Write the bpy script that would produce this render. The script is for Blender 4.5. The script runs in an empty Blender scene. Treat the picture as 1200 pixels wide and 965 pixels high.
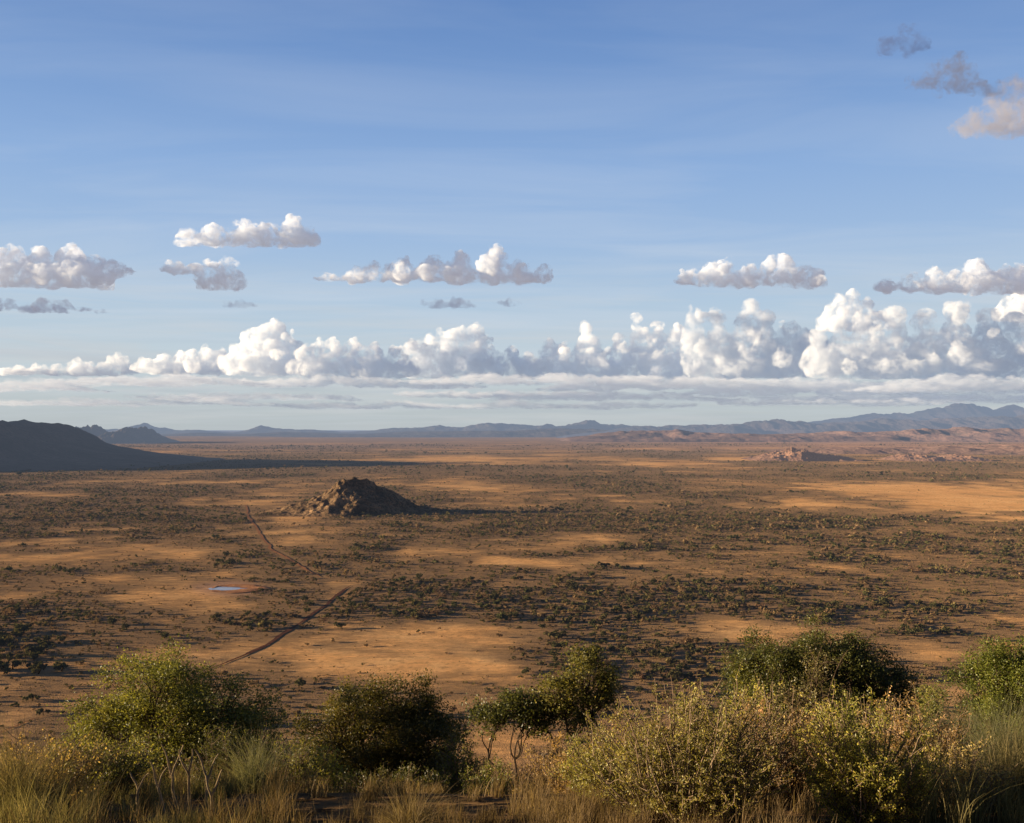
import bpy, math, random
import numpy as np
from mathutils import Vector

RNG = np.random.default_rng(7)
random.seed(7)
SC = bpy.context.scene
COL = SC.collection
R = math.radians

EYE = 120.0          # eye height above the plain, metres
F = 1167.0           # focal length in photo pixels (1200 wide)
HV = 503.0           # horizon row in the photo
SUN_EL = 8.3
SUN_AZ = 0.5        # shadows run to the right (+x) and this many degrees away


# ---------------------------------------------------------------- helpers
def tag(o, label=None, cat=None, group=None, kind=None):
    if label: o['label'] = label
    if cat: o['category'] = cat
    if group: o['group'] = group
    if kind: o['kind'] = kind
    return o


def empty(name, loc, rz=0.0):
    o = bpy.data.objects.new(name, None)
    o.location = loc
    o.rotation_euler = (0, 0, rz)
    o.empty_display_size = 0.3
    COL.objects.link(o)
    return o


def mesh_data(name, verts, faces, mats, midx=None, smooth=False):
    """verts (n,3), faces: list of arrays (k,m) of vertex numbers"""
    me = bpy.data.meshes.new(name)
    verts = np.asarray(verts, dtype=np.float32)
    if not isinstance(faces, (list, tuple)):
        faces = [faces]
    loops = np.concatenate([np.asarray(f, dtype=np.int32).ravel() for f in faces])
    tot = np.concatenate([np.full(len(f), np.asarray(f).shape[1], dtype=np.int32) for f in faces])
    start = np.concatenate([[0], np.cumsum(tot)[:-1]]).astype(np.int32)
    me.vertices.add(len(verts)); me.vertices.foreach_set('co', verts.ravel())
    me.loops.add(len(loops)); me.loops.foreach_set('vertex_index', loops)
    me.polygons.add(len(tot)); me.polygons.foreach_set('loop_start', start)
    me.polygons.foreach_set('loop_total', tot)
    if midx is not None:
        me.polygons.foreach_set('material_index', np.asarray(midx, dtype=np.int32))
    me.polygons.foreach_set('use_smooth', np.full(len(tot), smooth, dtype=bool))
    for m in (mats if isinstance(mats, (list, tuple)) else [mats]):
        me.materials.append(m)
    me.update(calc_edges=True)
    me.validate()
    return me


def obj(name, me, parent=None, loc=(0, 0, 0)):
    o = bpy.data.objects.new(name, me)
    o.location = loc
    COL.objects.link(o)
    if parent is not None:
        o.parent = parent
    return o


def _hash(ix, iy, seed):
    h = (ix.astype(np.int64) * 374761393 + iy.astype(np.int64) * 668265263 + seed * 1442695041) & 0xFFFFFFFF
    h = ((h ^ (h >> 13)) * 1274126177) & 0xFFFFFFFF
    return ((h ^ (h >> 16)) & 0xFFFF) / 65535.0


def vnoise(x, y, seed=0):
    ix, iy = np.floor(x), np.floor(y)
    fx, fy = x - ix, y - iy
    fx = fx * fx * fx * (fx * (fx * 6 - 15) + 10); fy = fy * fy * fy * (fy * (fy * 6 - 15) + 10)
    a, b = _hash(ix, iy, seed), _hash(ix + 1, iy, seed)
    c, d = _hash(ix, iy + 1, seed), _hash(ix + 1, iy + 1, seed)
    return (a * (1 - fx) + b * fx) * (1 - fy) + (c * (1 - fx) + d * fx) * fy


def fbm(x, y, oct=4, seed=0, gain=0.5):
    x = np.asarray(x, dtype=np.float64); y = np.asarray(y, dtype=np.float64)
    s, a, t = 0.0, 1.0, 0.0
    for k in range(oct):
        c, n = math.cos(k * 0.7), math.sin(k * 0.7)
        s = s + a * vnoise((x * c - y * n) * 2 ** k + 17.3 * k, (x * n + y * c) * 2 ** k - 9.1 * k, seed + k)
        t += a; a *= gain
    return s / t


def sstep(a, b, x):
    t = np.clip((x - a) / (b - a), 0, 1)
    return t * t * (3 - 2 * t)


# ---------------------------------------------------------------- terrain
def hill_z(x, y):
    """the hill that the viewer stands on"""
    y = np.asarray(y, dtype=np.float64)
    z = np.where(y < 14, 118.4 - 0.25 * np.maximum(y, -40) , 118.4 - 3.5 - 0.405 * (y - 14))
    z = z + 0.02 * np.minimum(y + 40, 0)
    amp = sstep(4, 40, np.abs(y))
    z = z + (fbm(x / 14, y / 14, 3, 5) - 0.5) * (0.5 + 2.0 * amp) - 0.00022 * x * x
    return z


def plain_z(x, y):
    d = np.hypot(x, y)
    return (fbm(x / 500, y / 500, 3, 11) - 0.5) * 5.0 + (fbm(x / 2600, y / 2600, 2, 12) - 0.5) * 26 * sstep(2500, 9000, d) \
        + (fbm(x / 60, y / 60, 2, 13) - 0.5) * 0.8


def ground_z(x, y):
    h, p = hill_z(x, y), plain_z(x, y)
    k = 5.0
    return np.maximum(h, p) + np.log1p(np.exp(-np.abs(h - p) / k)) * k - k * 0.02


def at(u, v):
    """a point of the plain from a photo pixel"""
    d = EYE * F / (v - HV)
    return (u - 600) / F * d, d


# --- the rocky kopje
KO = (-229.0, 1440.0)


def kopje_z(x, y):
    lx, ly = x - KO[0], y - KO[1]
    lx = lx + (fbm(x / 22, y / 22, 3, 31) - 0.5) * 16
    ly = ly + (fbm(x / 22 + 50, y / 22, 3, 32) - 0.5) * 22
    px = np.array([-175, -120, -85, -60, -44, -32, -22, -5, 10, 20, 34, 48, 64, 80, 92, 105, 140])
    pz = np.array([-3, 4, 13, 21, 28, 35, 44, 49, 50, 46, 38, 33, 24, 14, 9, 8, -3])
    prof = np.interp(lx, px, pz)
    ly = ly - 0.22 * lx
    wid = 84 + 0.7 * np.maximum(-lx - 30, 0)
    q = np.abs(ly) / np.maximum(wid * (0.55 + 0.45 * np.clip(prof, 0, 50) / 50), 1)
    z = (prof + 3) * np.clip(np.maximum(1 - q, 0) ** 1.35 * 1.0 - 0.3 * np.maximum(q - 1, 0), -0.2, 1) - 3
    rock = np.clip(z / 40, 0, 1)
    crag = 1 - np.abs(2 * fbm(x / 17, y / 17, 4, 33) - 1)
    z = z + (crag - 0.72) * 11 * rock + (fbm(x / 6, y / 6, 3, 34) - 0.5) * 3.5 * np.minimum(rock * 2, 1)
    return z


# --- photo-read map of the open ground (-) and the thickets (+): u, v, half-width, half-height (px), strength
PATCH = [
    (362, 602, 36, 10, -1.1), (400, 618, 40, 5, -.5),
    (430, 608, 70, 4, .9), (385, 590, 40, 12, .3),
    (90, 800, 150, 60, .75), (60, 700, 90, 40, .25), (230, 745, 60, 14, .35), (610, 840, 200, 30, .6), (740, 795, 160, 45, 1.3),
    (450, 765, 150, 38, -1.3), (340, 785, 60, 14, -.6), (560, 790, 50, 14, -.5), (355, 632, 62, 16, -1.2), (330, 590, 50, 20, -.6),
    (190, 652, 75, 16, -1.0), (250, 650, 60, 14, -.8), (70, 640, 60, 6, -.8), (110, 618, 55, 4, -1.0), (40, 609, 60, 3, -.8),
    (210, 707, 85, 14, -.9), (110, 685, 60, 8, -.5), (280, 720, 55, 8, -.6), (100, 775, 120, 18, -.3), (840, 740, 110, 16, -.9),
    (1110, 576, 120, 12, -1.3), (1140, 590, 70, 7, -1.2), (955, 592, 32, 5, -1.0), (1020, 571, 60, 4, -.9), (850, 547, 60, 3, -.9),
    (870, 536, 40, 4, -1.0), (780, 545, 50, 4, -1.2), (560, 538, 150, 5, -1.0), (520, 561, 100, 7, -.7), (740, 580, 50, 4, -.9),
    (620, 640, 50, 6, -.4), (720, 640, 60, 6, -.7), (590, 664, 60, 6, -.7), (760, 690, 60, 7, -.3), (1110, 654, 80, 6, -.7), (1050, 680, 90, 9, -.4),
    (1180, 725, 50, 10, -.8), (1060, 760, 60, 12, -.6), (870, 613, 40, 5, -.5), (830, 625, 40, 4, -.4), (480, 668, 60, 6, -.3), (650, 660, 70, 5, -.6),
    (440, 700, 60, 4, -.5), (60, 700, 70, 6, -.4), (480, 648, 60, 5, -.4), (560, 575, 90, 5, -.4), (1000, 640, 90, 4, -.3), (700, 668, 90, 4, -.6),
    (40, 580, 60, 3, -.6), (160, 567, 140, 3, -.3),
    (610, 625, 95, 9, 2.4), (690, 608, 70, 8, .7), (165, 605, 35, 12, 2.2), (60, 594, 120, 10, 2.2), (60, 624, 100, 5, 1.8), (20, 652, 45, 9, 1.0),
    (20, 745, 40, 30, 1.2), (700, 770, 110, 22, 1.3), (800, 800, 110, 25, 1.2), (610, 745, 100, 10, .6), (520, 600, 160, 8, .7), (300, 695, 60, 6, .3),
    (330, 680, 55, 6, .8), (335, 712, 50, 8, .7), (120, 742, 90, 8, .3), (430, 715, 70, 7, .6), (500, 690, 80, 8, .4), (900, 660, 130, 20, .5),
    (760, 600, 140, 16, .5), (960, 610, 150, 8, .6), (1100, 615, 120, 10, .6), (860, 700, 150, 16, .4), (1000, 720, 120, 12, .5), (700, 560, 120, 7, .5),
    (800, 565, 110, 7, .5), (250, 575, 150, 7, .6), (380, 556, 120, 4, .5), (960, 790, 180, 25, .3), (1150, 790, 80, 25, .4), (640, 700, 120, 10, .4),
    (330, 730, 45, 5, .4), (650, 548, 120, 3, .4), (1150, 690, 80, 9, .4), (540, 720, 120, 10, .4),
]


def scrub_density(x, y):
    """0 open grass .. 1 thicket"""
    x = np.asarray(x, dtype=np.float64); y = np.asarray(y, dtype=np.float64)
    d = np.maximum(y, 60.0)
    wx = x + (fbm(x / 90, y / 90, 3, 61) - 0.5) * (40 + d * 0.05)
    wy = d + (fbm(x / 110 + 9, y / 110, 3, 62) - 0.5) * (50 + d * 0.13)
    wy = np.maximum(wy, 60)
    v = HV + EYE * F / wy
    u = 600 + wx / wy * F
    s = np.zeros_like(x)
    for pu, pv, pw, ph, st in PATCH:
        q = ((u - pu) / pw) ** 2 + ((v - pv) / ph) ** 2
        s = s + (st if st < 0 else st * 0.65) * np.exp(-q * 1.1)
    n = fbm(x / 230, y / 230, 4, 63) - 0.5
    n2 = fbm(x / 45, y / 45, 3, 64) - 0.5
    n3 = fbm(x / 900, y / 900, 3, 66) - 0.5
    far = sstep(1500, 5000, d)
    return np.clip(0.83 + 0.66 * s + n * 1.5 + n2 * (1.2 - 0.7 * far) + n3 * 1.0 * far, 0, 1)


# ---------------------------------------------------------------- materials
def newmat(name):
    m = bpy.data.materials.new(name)
    m.use_nodes = True
    nt = m.node_tree
    nt.nodes.clear()
    return m, nt


class N:
    """short-hand for wiring nodes"""
    def __init__(self, nt): self.nt = nt
    def __call__(self, kind, **kw):
        n = self.nt.nodes.new(kind)
        ins = kw.pop('i', {})
        for k, v in kw.items(): setattr(n, k, v)
        for k, v in ins.items():
            if isinstance(v, bpy.types.NodeSocket): self.nt.links.new(v, n.inputs[k])
            else: n.inputs[k].default_value = v
        return n
    def math(self, op, a, b=0.0, c=0.0, clamp=False):
        n = self('ShaderNodeMath', operation=op, use_clamp=clamp, i={0: a, 1: b, 2: c})
        return n.outputs[0]
    def mix(self, f, a, b, blend='MIX'):
        n = self('ShaderNodeMix', data_type='RGBA', blend_type=blend)
        for k, v in ((0, f), (6, a), (7, b)):
            if isinstance(v, bpy.types.NodeSocket): self.nt.links.new(v, n.inputs[k])
            else: n.inputs[k].default_value = (*v, 1.0) if isinstance(v, tuple) and len(v) == 3 else v
        return n.outputs[2]
    def ramp(self, fac, pts, interp='LINEAR'):
        n = self('ShaderNodeValToRGB', i={0: fac})
        cr = n.color_ramp; cr.interpolation = interp
        while len(cr.elements) < len(pts): cr.elements.new(0.5)
        for e, (p, c) in zip(cr.elements, pts):
            e.position = p
            e.color = (*c, 1.0) if isinstance(c, tuple) else (c, c, c, 1.0)
        return n.outputs[0]
    def noise(self, vec, scale, detail=4.0, rough=0.55, dist=0.0):
        n = self('ShaderNodeTexNoise', i={'Vector': vec, 'Scale': scale, 'Detail': detail, 'Roughness': rough, 'Distortion': dist})
        return n.outputs[0]


def painted_haze(n, shader, length=27000.0, col=(0.27, 0.33, 0.44), gain=1.0):
    """painted haze: emission mixed into the surface, growing with the distance from the hill top (a fixed place in the world)"""
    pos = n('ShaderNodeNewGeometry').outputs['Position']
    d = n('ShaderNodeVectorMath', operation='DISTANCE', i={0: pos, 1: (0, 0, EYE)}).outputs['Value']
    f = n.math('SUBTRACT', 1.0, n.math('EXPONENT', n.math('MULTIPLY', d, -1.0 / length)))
    em = n('ShaderNodeEmission', i={'Color': (*col, 1), 'Strength': gain})  # glow mixed into the surface colour to stand for haze
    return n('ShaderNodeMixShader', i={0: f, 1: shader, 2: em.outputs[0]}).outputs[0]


def out(n, shader):
    n('ShaderNodeOutputMaterial', i={'Surface': shader})


def mat_plain():
    m, nt = newmat('plain_ground'); n = N(nt)
    pos = n('ShaderNodeNewGeometry').outputs['Position']
    flat = n('ShaderNodeVectorMath', operation='MULTIPLY', i={0: pos, 1: (1, 1, 0)}).outputs[0]
    scrub = n('ShaderNodeAttribute', attribute_name='scrub').outputs['Fac']
    hillm = n('ShaderNodeAttribute', attribute_name='hillside').outputs['Fac']
    redm = n('ShaderNodeAttribute', attribute_name='redness').outputs['Fac']
    rad = n('ShaderNodeVectorMath', operation='LENGTH', i={0: flat}).outputs['Value']
    far = n.math('MULTIPLY', n.math('SUBTRACT', rad, 1200.0), 1 / 5000.0, clamp=True)
    big = n.noise(flat, 0.004, 5, 0.6)
    mid = n.noise(flat, 0.03, 5, 0.65)
    fine = n.noise(flat, 0.22, 4, 0.7)
    grass = n.ramp(mid, [(0.30, (0.68, 0.35, 0.125)), (0.5, (0.83, 0.455, 0.175)), (0.7, (0.90, 0.54, 0.23))])
    soil = n.mix(fine, (0.56, 0.26, 0.085), (0.78, 0.42, 0.15))
    base = n.mix(n.ramp(big, [(0.42, 0.0), (0.62, 0.6)]), grass, soil)
    base = n.mix(n.ramp(fine, [(0.36, 0.55), (0.50, 0.0)]), base, (0.26, 0.155, 0.065))
    # dark streaks: tussocks and herbs, plus bush shadows painted into the ground colour
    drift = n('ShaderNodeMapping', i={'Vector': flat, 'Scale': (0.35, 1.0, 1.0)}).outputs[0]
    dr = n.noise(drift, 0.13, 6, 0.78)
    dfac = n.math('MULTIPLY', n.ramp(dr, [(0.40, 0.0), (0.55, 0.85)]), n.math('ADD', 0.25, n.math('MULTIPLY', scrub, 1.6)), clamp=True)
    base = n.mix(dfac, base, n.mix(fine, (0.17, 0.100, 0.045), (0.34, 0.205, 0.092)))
    # low scrub and its litter between the bushes
    edge = n.math('ADD', n.math('MULTIPLY', n.math('SUBTRACT', mid, 0.5), 1.5), n.math('MULTIPLY', n.math('SUBTRACT', fine, 0.5), 0.9))
    sfac = n.ramp(n.math('ADD', scrub, edge), [(0.20, 0.0), (0.80, 0.88)])
    low = n.mix(fine, (0.14, 0.088, 0.042), (0.33, 0.20, 0.098))
    lowfar = n.mix(mid, (0.15, 0.11, 0.060), (0.33, 0.225, 0.125))
    low = n.mix(far, low, lowfar)
    base = n.mix(sfac, base, low)
    base = n.mix(n.math('MULTIPLY', redm, 0.75), base, n.mix(mid, (0.36, 0.19, 0.115), (0.56, 0.33, 0.21)))
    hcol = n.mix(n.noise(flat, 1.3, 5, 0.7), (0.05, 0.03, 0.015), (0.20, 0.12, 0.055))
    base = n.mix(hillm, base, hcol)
    # standing grass: every tuft shows its own tilted side to the low sun
    nz = n('ShaderNodeTexNoise', i={'Vector': flat, 'Scale': 2.6, 'Detail': 3.0, 'Roughness': 0.7}).outputs['Color']
    tilt = n('ShaderNodeVectorMath', operation='SUBTRACT', i={0: nz, 1: (0.5, 0.5, 0.5)}).outputs[0]
    tilt = n('ShaderNodeVectorMath', operation='MULTIPLY', i={0: tilt, 1: (8.0, 8.0, 0.0)}).outputs[0]
    gn = n('ShaderNodeNewGeometry').outputs['Normal']
    nn = n('ShaderNodeVectorMath', operation='NORMALIZE', i={0: n('ShaderNodeVectorMath', operation='ADD', i={0: tilt, 1: gn}).outputs[0]}).outputs[0]
    sh = n('ShaderNodeBsdfDiffuse', i={'Color': base, 'Roughness': 0.4, 'Normal': nn})
    out(n, painted_haze(n, sh.outputs[0]))
    return m


def mat_hill(name, c0, c1, c2, scale, bump, length=42000.0, mid=(0.5, 0.62), hz=(0.27, 0.33, 0.44)):
    m, nt = newmat(name); n = N(nt)
    pos = n('ShaderNodeNewGeometry').outputs['Position']
    a = n.noise(pos, scale, 6, 0.65)
    b = n.noise(pos, scale * 7, 5, 0.7)
    c = n.mix(n.ramp(a, [(0.35, 0.0), (0.65, 1.0)]), c0, c1)
    c = n.mix(n.ramp(b, [(mid[0], 0.0), (mid[1], 0.8)]), c, c2)
    bmp = n('ShaderNodeBump', i={'Strength': 0.9, 'Distance': bump, 'Height': n.noise(pos, scale * 5, 6, 0.65)})
    sh = n('ShaderNodeBsdfDiffuse', i={'Color': c, 'Roughness': 0.7, 'Normal': bmp.outputs[0]})
    out(n, painted_haze(n, sh.outputs[0], length, hz))
    return m


def mat_leaf(name, dark, mid, light, trans=0.42, scale=1.2, air=False, gloss=0.06):
    m, nt = newmat(name); n = N(nt)
    g = n('ShaderNodeNewGeometry')
    r = g.outputs['Random Per Island']
    tc = n('ShaderNodeTexCoord').outputs['Object']
    nz = n.noise(tc, scale, 3, 0.6)
    v = n.math('ADD', n.math('MULTIPLY', r, 0.6), n.math('MULTIPLY', n.math('SUBTRACT', nz, 0.3), 0.95))
    c = n.ramp(v, [(0.12, dark), (0.5, mid), (0.92, light)])
    oi = n('ShaderNodeObjectInfo').outputs['Random']
    c = n('ShaderNodeHueSaturation', i={'Hue': n.math('ADD', 0.485, n.math('MULTIPLY', oi, 0.03)), 'Value': n.math('ADD', 0.85, n.math('MULTIPLY', oi, 0.3)), 'Color': c}).outputs[0]
    d = n('ShaderNodeBsdfDiffuse', i={'Color': c, 'Roughness': 0.5})
    t = n('ShaderNodeBsdfTranslucent', i={'Color': n.mix(1.0, c, (1.0, 0.95, 0.55), 'MULTIPLY')})
    s = n('ShaderNodeMixShader', i={0: trans, 1: d.outputs[0], 2: t.outputs[0]}).outputs[0]
    if gloss:
        gl = n('ShaderNodeBsdfGlossy', i={'Color': (1, 1, 1, 1), 'Roughness': 0.45})
        s = n('ShaderNodeMixShader', i={0: gloss, 1: s, 2: gl.outputs[0]}).outputs[0]
    out(n, painted_haze(n, s) if air else s)
    return m


def mat_bark(name, a, b, scale=9.0):
    m, nt = newmat(name); n = N(nt)
    tc = n('ShaderNodeTexCoord').outputs['Object']
    st = n('ShaderNodeMapping', i={'Vector': tc, 'Scale': (1, 1, 0.3)}).outputs[0]
    z = n.noise(st, scale, 5, 0.7)
    c = n.mix(n.ramp(z, [(0.35, 0.0), (0.65, 1.0)]), a, b)
    bm = n('ShaderNodeBump', i={'Strength': 0.6, 'Distance': 0.02, 'Height': z})
    d = n('ShaderNodeBsdfDiffuse', i={'Color': c, 'Roughness': 0.7, 'Normal': bm.outputs[0]})
    out(n, d.outputs[0])
    return m


def mat_earth(name, a, b, scale, air=True):
    m, nt = newmat(name); n = N(nt)
    pos = n('ShaderNodeNewGeometry').outputs['Position']
    z = n.noise(pos, scale, 6, 0.7)
    c = n.mix(n.ramp(z, [(0.35, 0.0), (0.65, 1.0)]), a, b)
    bm = n('ShaderNodeBump', i={'Strength': 0.8, 'Distance': 0.35 / scale, 'Height': z})
    d = n('ShaderNodeBsdfDiffuse', i={'Color': c, 'Roughness': 0.6, 'Normal': bm.outputs[0]})
    out(n, painted_haze(n, d.outputs[0]) if air else d.outputs[0])
    return m


def mat_water():
    m, nt = newmat('pond_water'); n = N(nt)
    pos = n('ShaderNodeNewGeometry').outputs['Position']
    bm = n('ShaderNodeBump', i={'Strength': 0.15, 'Distance': 0.05, 'Height': n.noise(pos, 0.8, 3, 0.6)})
    p = n('ShaderNodeBsdfPrincipled', i={'Base Color': (0.20, 0.21, 0.26, 1), 'Roughness': 0.18, 'IOR': 1.33, 'Normal': bm.outputs[0]})
    out(n, painted_haze(n, p.outputs[0]))
    return m


def mat_cloud(name, density, px, col=(1, 1, 1), glow=(0.42, 0.46, 0.55), gs=0.25, aniso=0.0, ragged=1.0, flat=1.0, core=0.0):
    """vapour whose density breaks up into wisps; px = metres per photo pixel at the cloud"""
    m, nt = newmat(name); n = N(nt)
    pos = n('ShaderNodeNewGeometry').outputs['Position']
    p = n('ShaderNodeMapping', i={'Vector': pos, 'Scale': (1 / px, 1 / px, flat / px)}).outputs[0]
    a = n.math('ADD', n.math('MULTIPLY', n.noise(p, 0.06, 6, 0.66, 0.6), 0.7), n.math('MULTIPLY', n.noise(p, 0.21, 4, 0.65, 0.3), 0.3))
    k = n.math('MULTIPLY', n.math('SUBTRACT', a, 0.44 + 0.06 * (ragged - 1.5)), 1.0 / 0.13, clamp=True)
    k = n.math('POWER', k, 1.4)
    dens = n.math('MULTIPLY', n.math('ADD', n.math('MULTIPLY', k, 2.2), core), density)
    sc_ = n('ShaderNodeVolumeScatter', i={'Color': (*col, 1), 'Density': dens, 'Anisotropy': aniso})
    em = n('ShaderNodeEmission', i={'Color': (*glow, 1), 'Strength': n.math('MULTIPLY', dens, gs)})  # added emission, painting in the light scattered deep inside the cloud
    ab = n('ShaderNodeVolumeAbsorption', i={'Color': (*col, 1), 'Density': dens})
    a1 = n('ShaderNodeAddShader', i={0: sc_.outputs[0], 1: ab.outputs[0]})
    ad = n('ShaderNodeAddShader', i={0: a1.outputs[0], 1: em.outputs[0]})
    n('ShaderNodeOutputMaterial', i={'Volume': ad.outputs[0]})
    m.cycles.homogeneous_volume = False
    m.cycles.volume_step_rate = 0.5
    return m


# ---------------------------------------------------------------- sky and sun
def build_world():
    w = bpy.data.worlds.new('World'); SC.world = w
    w.use_nodes = True
    nt = w.node_tree; nt.nodes.clear(); n = N(nt)
    sky = n('ShaderNodeTexSky', sky_type='NISHITA', sun_disc=False, altitude=600.0, air_density=1.0, dust_density=0.6, ozone_density=1.2)
    sky.sun_elevation = R(SUN_EL)
    sky.sun_rotation = R(270 + SUN_AZ * 0 - SUN_AZ)
    nish = n.mix(1.0, sky.outputs[0], (0.10, 0.10, 0.10), 'MULTIPLY')
    tc = n('ShaderNodeTexCoord').outputs['Generated']
    sep = n('ShaderNodeSeparateXYZ', i={0: tc})
    z, x, y = sep.outputs['Z'], sep.outputs['X'], sep.outputs['Y']
    # clear-air gradient with height above the horizon
    zz = n.math('MULTIPLY', z, 1.6, clamp=True)
    grad = n.ramp(zz, [(0.0, (0.46, 0.515, 0.545)), (0.05, (0.50, 0.565, 0.60)), (0.10, (0.54, 0.63, 0.685)), (0.20, (0.45, 0.585, 0.735)), (0.30, (0.345, 0.50, 0.74)), (0.40, (0.27, 0.43, 0.715)),
                       (0.52, (0.19, 0.335, 0.63)), (0.63, (0.135, 0.262, 0.55)), (1.0, (0.06, 0.13, 0.38))])
    col = n.mix(0.06, grad, nish)
    # thin high cirrus streaks and the pale flat layers low down
    zs = n.math('ADD', n.math('ABSOLUTE', z), 0.06)
    flat = n('ShaderNodeCombineXYZ', i={0: n.math('DIVIDE', x, zs), 1: n.math('DIVIDE', y, zs), 2: 0.0}).outputs[0]
    st = n('ShaderNodeMapping', i={'Vector': flat, 'Rotation': (0, 0, R(8)), 'Scale': (0.55, 1.5, 1)}).outputs[0]
    cir = n.noise(st, 1.1, 6, 0.55, 0.7)
    cf = n.ramp(cir, [(0.42, 0.0), (0.78, 0.55)])
    win = n.ramp(z, [(0.0, 0.25), (0.10, 0.9), (0.22, 0.55), (0.38, 0.28), (0.6, 0.1)])
    col = n.mix(n.math('MULTIPLY', cf, win), col, (0.62, 0.68, 0.76))
    lay = n('ShaderNodeMapping', i={'Vector': tc, 'Scale': (3.2, 3.2, 46.0)}).outputs[0]
    ln = n.noise(lay, 1.6, 6, 0.58, 0.4)
    lw = n.ramp(z, [(0.0, 0.15), (0.02, 0.5), (0.045, 0.75), (0.075, 0.4), (0.13, 0.25), (0.17, 0.0)])
    col = n.mix(n.math('MULTIPLY', n.ramp(ln, [(0.46, 0.0), (0.66, 0.9)]), lw), col, (0.62, 0.63, 0.64))
    ln2 = n.noise(n('ShaderNodeMapping', i={'Vector': lay, 'Location': (5, 3, 1.3)}).outputs[0], 1.3, 6, 0.58, 0.3)
    lw2 = n.ramp(z, [(0.0, 0.1), (0.03, 0.4), (0.05, 0.6), (0.07, 0.2), (0.10, 0.0)])
    col = n.mix(n.math('MULTIPLY', n.ramp(ln2, [(0.5, 0.0), (0.68, 0.8)]), lw2), col, (0.34, 0.38, 0.46))
    # sky behind the viewer dimmed, added to cut ambient light and deepen shadows
    dim = n.ramp(n.math('ADD', n.math('MULTIPLY', y, 0.5), 0.5), [(0.40, 0.38), (0.66, 1.0)])
    col = n.mix(1.0, col, dim, 'MULTIPLY')
    below = n.math('LESS_THAN', z, -0.002)
    col = n.mix(below, col, (0.20, 0.16, 0.13))
    bg = n('ShaderNodeBackground', i={'Color': col, 'Strength': 1.03})
    n('ShaderNodeOutputWorld', i={'Surface': bg.outputs[0]})


def build_sun():
    L = bpy.data.lights.new('sun', 'SUN')
    L.energy = 16.0
    L.angle = R(0.53)
    L.color = (1.0, 0.79, 0.53)
    o = bpy.data.objects.new('sun', L)
    a = R(SUN_AZ); e = R(SUN_EL)
    d = Vector((math.cos(a) * math.cos(e), math.sin(a) * math.cos(e), -math.sin(e)))
    o.rotation_euler = d.to_track_quat('-Z', 'Y').to_euler()
    o.location = (-200, 0, 300)
    COL.objects.link(o)


def build_camera():
    c = bpy.data.cameras.new('camera')
    c.sensor_width = 36.0
    c.lens = F / 1200 * 36.0
    c.clip_start = 0.1; c.clip_end = 250000.0
    o = bpy.data.objects.new('camera', c)
    o.location = (0, 0, EYE)
    o.rotation_euler = (R(90 + math.degrees(math.atan((HV - 482.5) / F))), 0, 0)
    COL.objects.link(o)
    SC.camera = o


# ---------------------------------------------------------------- ground
def build_ground():
    ang = np.concatenate([np.linspace(-180, -62, 40), np.linspace(-60, -35, 30), np.linspace(-34, 34, 420), np.linspace(35, 60, 30), np.linspace(62, 180, 40)[:-1]])
    rad = np.concatenate([[0.0], np.geomspace(1.5, 260, 110), np.geomspace(268, 9000, 520), np.geomspace(9200, 90000, 60)])
    A, D = np.meshgrid(np.radians(ang), rad, indexing='ij')
    x, y = np.sin(A) * D, np.cos(A) * D
    z = ground_z(x, y)
    na, nr = A.shape
    v = np.stack([x, y, z], -1).reshape(-1, 3)
    i, j = np.meshgrid(np.arange(na), np.arange(nr - 1), indexing='ij')
    i2 = (i + 1) % na
    f = np.stack([i * nr + j, i2 * nr + j, i2 * nr + j + 1, i * nr + j + 1], -1).reshape(-1, 4)[:, ::-1]
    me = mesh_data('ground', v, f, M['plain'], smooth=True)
    xs, ys = v[:, 0].astype(float), v[:, 1].astype(float)
    dens = scrub_density(xs, ys)
    d = np.hypot(xs, ys)
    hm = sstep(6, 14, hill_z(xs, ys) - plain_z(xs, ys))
    red = sstep(4000, 7500, d) * (0.45 + 0.5 * sstep(-200, 2600, xs))
    pu, pv = 600 + xs / np.maximum(ys, 1) * F, HV + EYE * F / np.maximum(ys, 1)
    q = ((pu - 268) / 42) ** 2 + ((pv - 690) / 9) ** 2
    red = np.where(ys > 100, np.maximum(red, np.exp(-q * q) * 0.9), red)
    for nm, val in (('scrub', dens), ('hillside', hm), ('redness', red)):
        a = me.attributes.new(nm, 'FLOAT', 'POINT')
        a.data.foreach_set('value', val.astype(np.float32))
    o = obj('ground', me)
    tag(o, 'wide orange-brown savanna plain reaching to the far hills', kind='structure')


def grid_mesh(name, xs, ys, zf, mat, smooth=True):
    X, Y = np.meshgrid(xs, ys, indexing='ij')
    Z = zf(X, Y)
    nx, ny = X.shape
    v = np.stack([X, Y, Z], -1).reshape(-1, 3)
    i, j = np.meshgrid(np.arange(nx - 1), np.arange(ny - 1), indexing='ij')
    f = np.stack([i * ny + j, (i + 1) * ny + j, (i + 1) * ny + j + 1, i * ny + j + 1], -1).reshape(-1, 4)
    return mesh_data(name, v, f, mat, smooth=smooth)


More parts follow.
